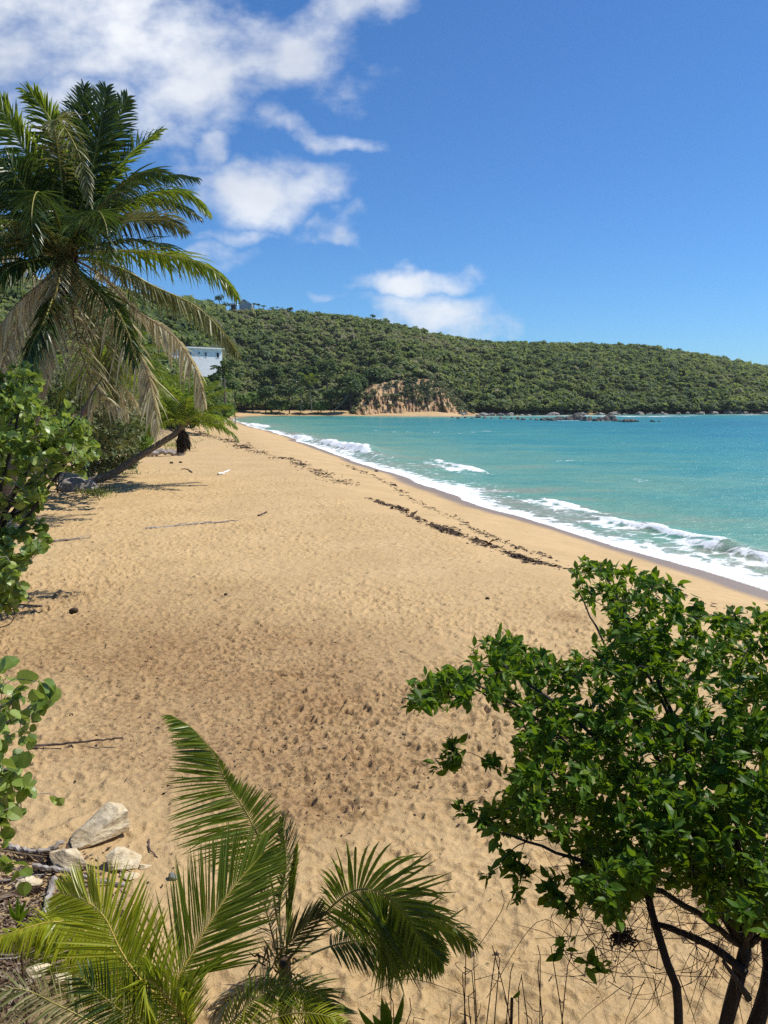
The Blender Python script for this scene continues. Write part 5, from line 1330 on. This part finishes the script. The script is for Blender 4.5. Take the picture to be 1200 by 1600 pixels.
    fr(Bp, [H, (290, 1600, .1), (230, 1540, .15), (170, 1480, .15), (120, 1448, .1), (85, 1440, .05), (40, 1450, 0), (-10, 1468, -.05)], M_palm_yel, (.1, -.45, 1), .20, 64, pet=.35, lift=-.1, g=.9, a0=72, a1=50, rach=M_rachis_yel, twist=20, wid=.026, lab='yellowing frond with spotted hanging leaflets')
    fr(Bp, [H, (270, 1620, .1), (200, 1560, .2), (140, 1490, .25), (90, 1460, .25), (60, 1455, .2)], M_palm_bright, (.1, -.8, .7), .30, 56, pet=.3, lift=.1, g=.1, a0=60, a1=35, wid=.022)
    fr(Bp, [H, (240, 1640, -.3), (170, 1610, -.4), (90, 1570, -.45), (30, 1545, -.5), (-20, 1560, -.5)], M_palm_olive, (0, -.5, 1), .22, 50, pet=.2, lift=.1, g=.5, wid=.022)
    fr(Bp, [H, (290, 1630, -.3), (220, 1600, -.5), (165, 1560, -.6), (130, 1530, -.6)], M_palm, (0, -.6, .8), .28, 44, pet=.2, lift=.1, g=.2, wid=.022)
    fr(Bp, [H, (390, 1610, -.2), (450, 1585, -.25), (500, 1585, -.3), (545, 1600, -.3)], M_palm_yel, (0, -.5, 1), .14, 40, pet=.15, lift=.1, g=.3, wid=.02)
    fr(Bp, [H, (360, 1600, .1), (400, 1560, .2), (440, 1540, .3), (500, 1555, .3)], M_palm_bright, (0, -.6, .8), .16, 40, pet=.2, lift=.1, g=.35, wid=.02)
young_palms()

# ------------------------------------------------------------------ dry stems and sprouts at the bottom edge
rg = np.random.default_rng(15)
def dry_shrub(label, xs, Y, n, seed, hi):
    rg = np.random.default_rng(seed)
    cx = sum(xs) / 2; b = at(cx, 1650, Y); b[2] = tz(b[0], b[1])
    root = empty('dry_shrub', b, label, 'dry shrub')
    for i in range(n):
        a = rg.uniform(*xs); y0 = Y + rg.normal(0, .18)
        s0 = at(a + rg.normal(0, 10), 1660, y0); s0[2] = min(s0[2], tz(s0[0], s0[1]) + .02)
        tpy = rg.uniform(hi, 1590) if i % 3 else rg.uniform(hi, hi + 60)
        t0 = at(a + rg.normal(0, 16), tpy, y0)
        mb = MB(); c = cr([s0, s0 * .45 + t0 * .55 + rg.normal(0, .035, 3), t0 - (rg.normal(0, .015), 0, .05), t0 + (rg.normal(0, .04), 0, rg.uniform(-.05, .02))], 14)
        tube(mb, c, np.linspace(.006, .0028, 14), 5)
        for j in range(rg.integers(1, 4)):
            k = rg.integers(5, 12); e = c[k] + np.array([rg.normal(0, .09), rg.normal(0, .05), rg.uniform(.0, .12)])
            tube(mb, cr([c[k], (c[k] + e) / 2 + rg.normal(0, .015, 3), e], 6), np.linspace(.003, .0014, 6), 4, cap=False)
        mb.build('stem', M_drytwig, root)
    if seed == 1:
        for (x1, y1, x2, y2, x3, y3) in [(740, 1490, 785, 1420, 783, 1390), (560, 1560, 640, 1530, 740, 1560), (760, 1560, 840, 1440, 900, 1470)]:
            mb = MB(); tube(mb, cr([at(x1, y1, Y), at(x2, y2, Y), at(x3, y3, Y)], 16), .0022, 4, cap=False); mb.build('tendril', M_drytwig, root)
dry_shrub('brittle leafless brown stems at the bottom edge left of the shrub', (690, 900), 4.35, 17, 1, 1470)
dry_shrub('few short bare stems at the bottom edge beside the young palm', (545, 690), 4.3, 7, 2, 1530)
def sprout(px, py, Y, n, L, label, seed, spread=.5):
    rg = np.random.default_rng(seed)
    b = at(px, py, Y)
    g = b.copy(); g[2] = tz(b[0], b[1])
    mb = MB(); tube(mb, cr([g - (0, 0, .05), (g + b) / 2, b], 6), .01, 5)
    pos = np.repeat(b[None], n, 0); ax = np.stack([rg.normal(0, spread, n), rg.normal(0, spread * .5, n), np.ones(n)], 1)
    leaves(mb, pos, ax, np.stack([rg.normal(0, .4, n), -np.ones(n), np.full(n, .3)], 1), L * rg.uniform(.7, 1.1, n), L * .24, LEAF_POINTED, .4, .15, 1)
    return tag(mb.build('sprout', [M_drytwig, M_button], origin=g), label, 'plant')
sprout(606, 1625, 4.1, 6, .26, 'pointed green leaves sprouting at the bottom edge right of the palms', 4, .7)
sprout(30, 1440, 5.2, 7, .17, 'small leafy green sprout above the yellowing frond', 5, .6)
sprout(800, 1560, 4.3, 2, .10, 'single small green leaf among the brittle stems', 6, .6)

# ------------------------------------------------------------------ driftwood, litter, seaweed
def stick(name, pts, r0, r1, mat, label, cat='stick', lift=None, twigs=0, seed=0, wob=.08):
    rg = np.random.default_rng(seed + 100)
    q = []
    for i, (a, b, h) in enumerate(pts):
        p = onground(a, b); p = gnd(a, b, p[2] + h + r0 * .7)
        q.append(p)
    mb = MB(); c = cr(q, 24); c[1:-1] += rg.normal(0, r0 * .25, (22, 3))
    tube(mb, c, np.linspace(r0, r1, 24), 8, wob=wob)
    for i in range(twigs):
        k = rg.integers(4, 20); d = nrm(c[k + 2] - c[k]); e = c[k] + d * rg.uniform(.15, .5) * 1.2 + np.array([rg.normal(0, .12), rg.normal(0, .2), rg.uniform(.0, .1)])
        tube(mb, cr([c[k], (c[k] + e) / 2 + rg.normal(0, .02, 3), e], 6), np.linspace(r1, r1 * .4, 6), 5)
    return tag(mb.build(name, mat, origin=q[0]), label, cat)
stick('driftwood_stick', [(50, 1166, .02), (120, 1160, .07), (192, 1153, .13)], .020, .012, M_darkwood, 'long dark stick lying on sand beside the near sea grape branch')
stick('driftwood_branch', [(228, 826, 0), (290, 820, 0), (372, 813, 0)], .05, .02, M_driftwood, 'long pale branch with twigs lying on the middle of the beach', 'branch', twigs=7, seed=2)
stick('driftwood_stick', [(341, 741, 0), (349, 739, 0), (359, 735, 0)], .09, .05, M_white_wood, 'short bleached white stick lying alone on the sand')
stick('driftwood_branch', [(60, 848, 0), (90, 845, 0), (142, 840, 0)], .04, .015, M_driftwood, 'dry pale branch on sand in front of the sea grape', 'branch', twigs=8, seed=4)
stick('driftwood_branch', [(-10, 948, .1), (30, 948, .1), (66, 947, .12)], .035, .025, M_driftwood, 'straight grey branch end sticking out of the sea grape low down', 'branch', seed=5)
stick('driftwood_log', [(52, 1352, .05), (110, 1363, .05), (160, 1378, .03), (196, 1383, .0)], .026, .022, M_driftwood, 'pale slim driftwood log across the litter by the boulders', 'log', seed=6)
stick('driftwood_log', [(66, 1440, 0), (76, 1400, .02), (85, 1372, .04)],   .026, .034, M_driftwood, 'thick bleached log end lying upright in the litter', 'log', seed=7)
stick('driftwood_log', [(10, 1322, .03), (45, 1330, .03), (80, 1326, .04), (98, 1316, .03)], .03, .024, M_driftwood, 'bent grey driftwood log left of the largest boulder', 'log', seed=8)
stick('driftwood_stick', [(118, 1352, .02), (105, 1318, 0)], .008, .006, M_darkwood, 'thin dark stick leaning between the boulders')
stick('driftwood_stick', [(233, 1312, 0), (233, 1325, 0), (246, 1340, 0)], .012, .006, M_darkwood, 'thin curved dark twig on sand right of the boulders')
stick('driftwood_stick', [(300, 738, 0), (292, 733, 0), (283, 733, 0)], .05, .03, M_darkwood, 'short dark stick on sand beyond the leaning palm shadow')
stick('driftwood_stick', [(404, 806, 0), (411, 803, 0), (417, 800, 0)], .05, .03, M_darkwood, 'small dark stick standing out on the middle of the beach')
stick('driftwood_log', [(204, 712, 0), (240, 708, .1), (286, 708, 0)], .34, .22, M_driftwood, 'weathered grey log lying behind the leaning palm trunk', 'log', seed=9)
rk = np.random.default_rng(12)
for i in range(14):
    a, b = rk.uniform(-20, 150), rk.uniform(1345, 1500); an_ = rk.normal(0, .5); ln_ = rk.uniform(25, 75)
    o = stick('driftwood_stick', [(a - ln_ * math.cos(an_), b + ln_ * .5 * math.sin(an_), .02), (a, b + rk.normal(0, 3), .03), (a + ln_ * math.cos(an_), b - ln_ * .5 * math.sin(an_), .02)], rk.uniform(.006, .014), .004, [M_driftwood, M_darkwood, M_drytwig][i % 3], 'thin stick lying loose in the brown litter at lower left', seed=30 + i)
    o['group'] = 'sticks in the litter'
# dead fronds lying in the litter
for i, (pts, lab) in enumerate([([(0, 1338), (50, 1343), (105, 1350), (150, 1362)], 'reddish brown dead frond lying across the litter'),
                                ([(-10, 1322), (30, 1332), (70, 1338), (110, 1345)], 'dark dead frond strands under the bent driftwood'),
                                ([(-20, 1420), (20, 1400), (60, 1395)], 'dead frond lying in the litter at the left edge'),
                                ([(330, 1580), (380, 1545), (450, 1540)], 'grey dead frond lying at the foot of the young palms')]):
    q = [onground(a, b) + (0, 0, .05) for a, b in pts]
    mb = MB(); frond(mb, q, np.array([0, 0, 1.0]), .22, 34, .02, .1, .1, .3, 20, 12, 30, .012)
    tag(mb.build('dead_frond', [M_dryleaf, M_rachis_dry], origin=q[0]), lab, 'dead frond')
# leaf litter
rl = np.random.default_rng(6)
pos = []
while len(pos) < 2600:
    a, b = rl.uniform(-60, 210), rl.uniform(1325, 1600)
    w = math.exp(-(((a - 10) / 95) ** 2 + ((b - 1450) / 120) ** 2)) + .05
    if rl.random() < w:
        p = gnd(a, b, 0); pos.append((p[0], p[1]))
for (a, b, s, k) in [(60, 850, 60, 60), (30, 950, 60, 80), (110, 775, 30, 60), (180, 745, 60, 50)]:
    for _ in range(k):
        p = gnd(a + rl.normal(0, s), b + rl.normal(0, s * .12), 0); pos.append((p[0], p[1]))
pos = np.array(pos); zz = terrain(pos[:, 0], pos[:, 1])
P3 = np.column_stack([pos, zz + .012]); n = len(P3)
far = np.interp(P3[:, 1], [6, 30], [1, 1.8])
mb = MB(); leaves(mb, P3, np.column_stack([rl.normal(size=(n, 2)), rl.normal(0, .25, n)]), np.column_stack([rl.normal(0, .4, (n, 2)), np.ones(n)]), rl.uniform(.03, .09, n) * far, rl.uniform(.015, .045, n) * far, LEAF_SMALL, .5, .3)
tag(mb.build('leaf_litter', M_dryleaf), 'brown and grey fallen leaves under the left shrubs', 'leaf litter', kind='stuff')
# dark specks of litter over the trodden sand
n = 2600
dw = np.array([a_ * b_ * k_ for (_, _, a_, b_, k_) in DIRT]); pk_ = rl.choice(len(DIRT), n, p=dw / dw.sum())
DA = np.array([d_[:4] for d_ in DIRT], float)[pk_]
pa = DA[:, 0] + rl.normal(0, .5, n) * DA[:, 2]; pb = DA[:, 1] + rl.normal(0, .5, n) * DA[:, 3]
pa[:350] = rl.uniform(0, 1050, 350); pb[:350] = rl.uniform(880, 1560, 350)
Q = np.array([gnd(a, b, 0)[:2] for a, b in zip(pa, pb)]); zz = terrain(Q[:, 0], Q[:, 1])
mb = MB(); m = len(Q); leaves(mb, np.column_stack([Q, zz + .006]), np.column_stack([rl.normal(size=(m, 2)), rl.normal(0, .3, m)]), np.column_stack([rl.normal(0, .5, (m, 2)), np.ones(m)]), rl.gamma(2.2, .016, m), rl.gamma(2.5, .007, m), LEAF_SMALL, .5, .3)
tag(mb.build('beach_litter', M_husk), 'dark specks of twig and leaf litter strewn over the sand', 'beach litter', kind='stuff')
# seaweed strand line
strand = [(300, 672, .35), (330, 682, .6), (362, 690, .7), (390, 702, .9), (425, 712, .7), (440, 716, 1.2), (455, 716, .8), (470, 726, .7), (500, 738, 1.1), (530, 750, 1.3), (550, 755, .9)]
strand2 = [(575, 775, .5), (600, 784, .6), (625, 792, .5), (650, 808, .5), (680, 820, .9), (710, 832, 1.0), (735, 838, .7), (750, 846, .6), (790, 858, .9), (830, 872, .8), (880, 882, .7), (930, 890, .5)]
strand3 = [(540, 715, .06), (600, 740, .12), (650, 772, .15), (700, 795, .14), (740, 820, .2), (800, 845, .2), (860, 862, .2), (930, 885, .15), (1000, 905, .3), (1060, 915, .3), (1120, 935, .3), (1200, 950, .25)]
wp = []
for st, cnt, wid_ in ((strand, 2000, .42), (strand2, 1900, .24), (strand3, 800, .40)):
    A_ = np.array([[*gnd(a, b, 0)[:2], w] for a, b, w in st])
    S_ = cr(A_, 400)
    pr = np.clip(S_[:, 2], .02, 2) * (.25 + 1.6 * np.clip(vfbm(np.arange(400) * .09, np.zeros(400) + cnt, 5, 3) + .3, 0, 1) ** .8); pr /= pr.sum()
    k = rl.choice(400, cnt, p=pr)
    wp.append(S_[k, :2] + rl.normal(0, 1, (cnt, 2)) * np.array([wid_, wid_ * 1.4]) * (.4 + .5 * S_[k, 2:3]) * np.interp(S_[k, 1], [15, 60, 150], [.7, 1.1, 2.2])[:, None])
wp = np.vstack(wp); zz = terrain(wp[:, 0], wp[:, 1]); n = len(wp)
sz = rl.gamma(2.0, .034, n) * np.interp(wp[:, 1], [15, 50, 120], [.85, 1.4, 2.4])
mb = MB(); leaves(mb, np.column_stack([wp, zz + .012]), np.column_stack([rl.normal(size=(n, 2)), rl.normal(0, .18, n)]), np.column_stack([rl.normal(0, .3, (n, 2)), np.ones(n)]), sz * 1.6, sz * .8, LEAF_SMALL, .35, .2)
tag(mb.build('seaweed_wrack', M_weed), 'dark strand line of dried seaweed along the beach', 'seaweed', kind='stuff')
# coconuts and husks lying about
for i, (a, b, r, lab) in enumerate([(116, 957, .12, 'coconut half-buried at the tip of the sea grape shadow'), (268, 724, .16, 'left one of two dark husks beyond the leaning palm'), (282, 723, .16, 'right one of two dark husks beyond the leaning palm'),
                                    (588, 737, .16, 'single dark coconut husk on the smooth wet sand'), (200, 733, .25, 'dark husk heap beside the leaning trunk'), (353, 930, .05, 'tiny dark husk on the open sand'), (762, 936, .06, 'dark scrap on sand left of the glossy shrub')]):
    v, f = rock_mesh(140 + i, 3, (r, r * .75, r * .6), cuts=4, rough=.15)
    p = onground(a, b); mb = MB(); mb.add(v, f); o = mb.build('coconut_husk', M_husk, smooth=True); o.location = (p[0], p[1], p[2] + r * .35); tag(o, lab, 'coconut husk')
# grass tufts
gp = []
for (a, b, sx, sy, k) in [(262, 697, 18, 3, 420), (150, 770, 14, 4, 260), (285, 690, 20, 2, 200), (190, 740, 20, 3, 120), (260, 663, 30, 3, 200)]:
    for _ in range(k):
        p = onground(a + rl.normal(0, sx), b + rl.normal(0, sy)) if False else gnd(a + rl.normal(0, sx), b + rl.normal(0, sy), 0); gp.append(p[:2])
gp = np.array(gp); zz = terrain(gp[:, 0], gp[:, 1]); n = len(gp)
mb = MB(); leaves(mb, np.column_stack([gp, zz - .02]), np.column_stack([rl.normal(0, .5, (n, 2)), np.ones(n)]), np.column_stack([rl.normal(size=(n, 2)), np.zeros(n)]), rl.uniform(.15, .42, n), .05, LEAF_SMALL, .2, .3)
tag(mb.build('beach_grass', M_grass), 'bright green grass tufts at the back of the beach', 'grass', kind='stuff')

# ------------------------------------------------------------------ thin sea haze
hm = bpy.data.materials.new('haze'); hm.use_nodes = True
hn = hm.node_tree.nodes; hn.clear(); ho = hn.new('ShaderNodeOutputMaterial'); hv = hn.new('ShaderNodeVolumePrincipled')
hv.inputs['Color'].default_value = (.86, .92, 1.0, 1); hv.inputs['Density'].default_value = HAZE; hv.inputs['Anisotropy'].default_value = .2
hm.node_tree.links.new(hv.outputs[0], ho.inputs['Volume'])
mb = MB(); box(mb, (0, 0, 36), (24000, 24000, 112))
hz = mb.build('haze', hm); hz['kind'] = 'stuff'; hz['label'] = 'thin pale sea haze in the air over the bay'
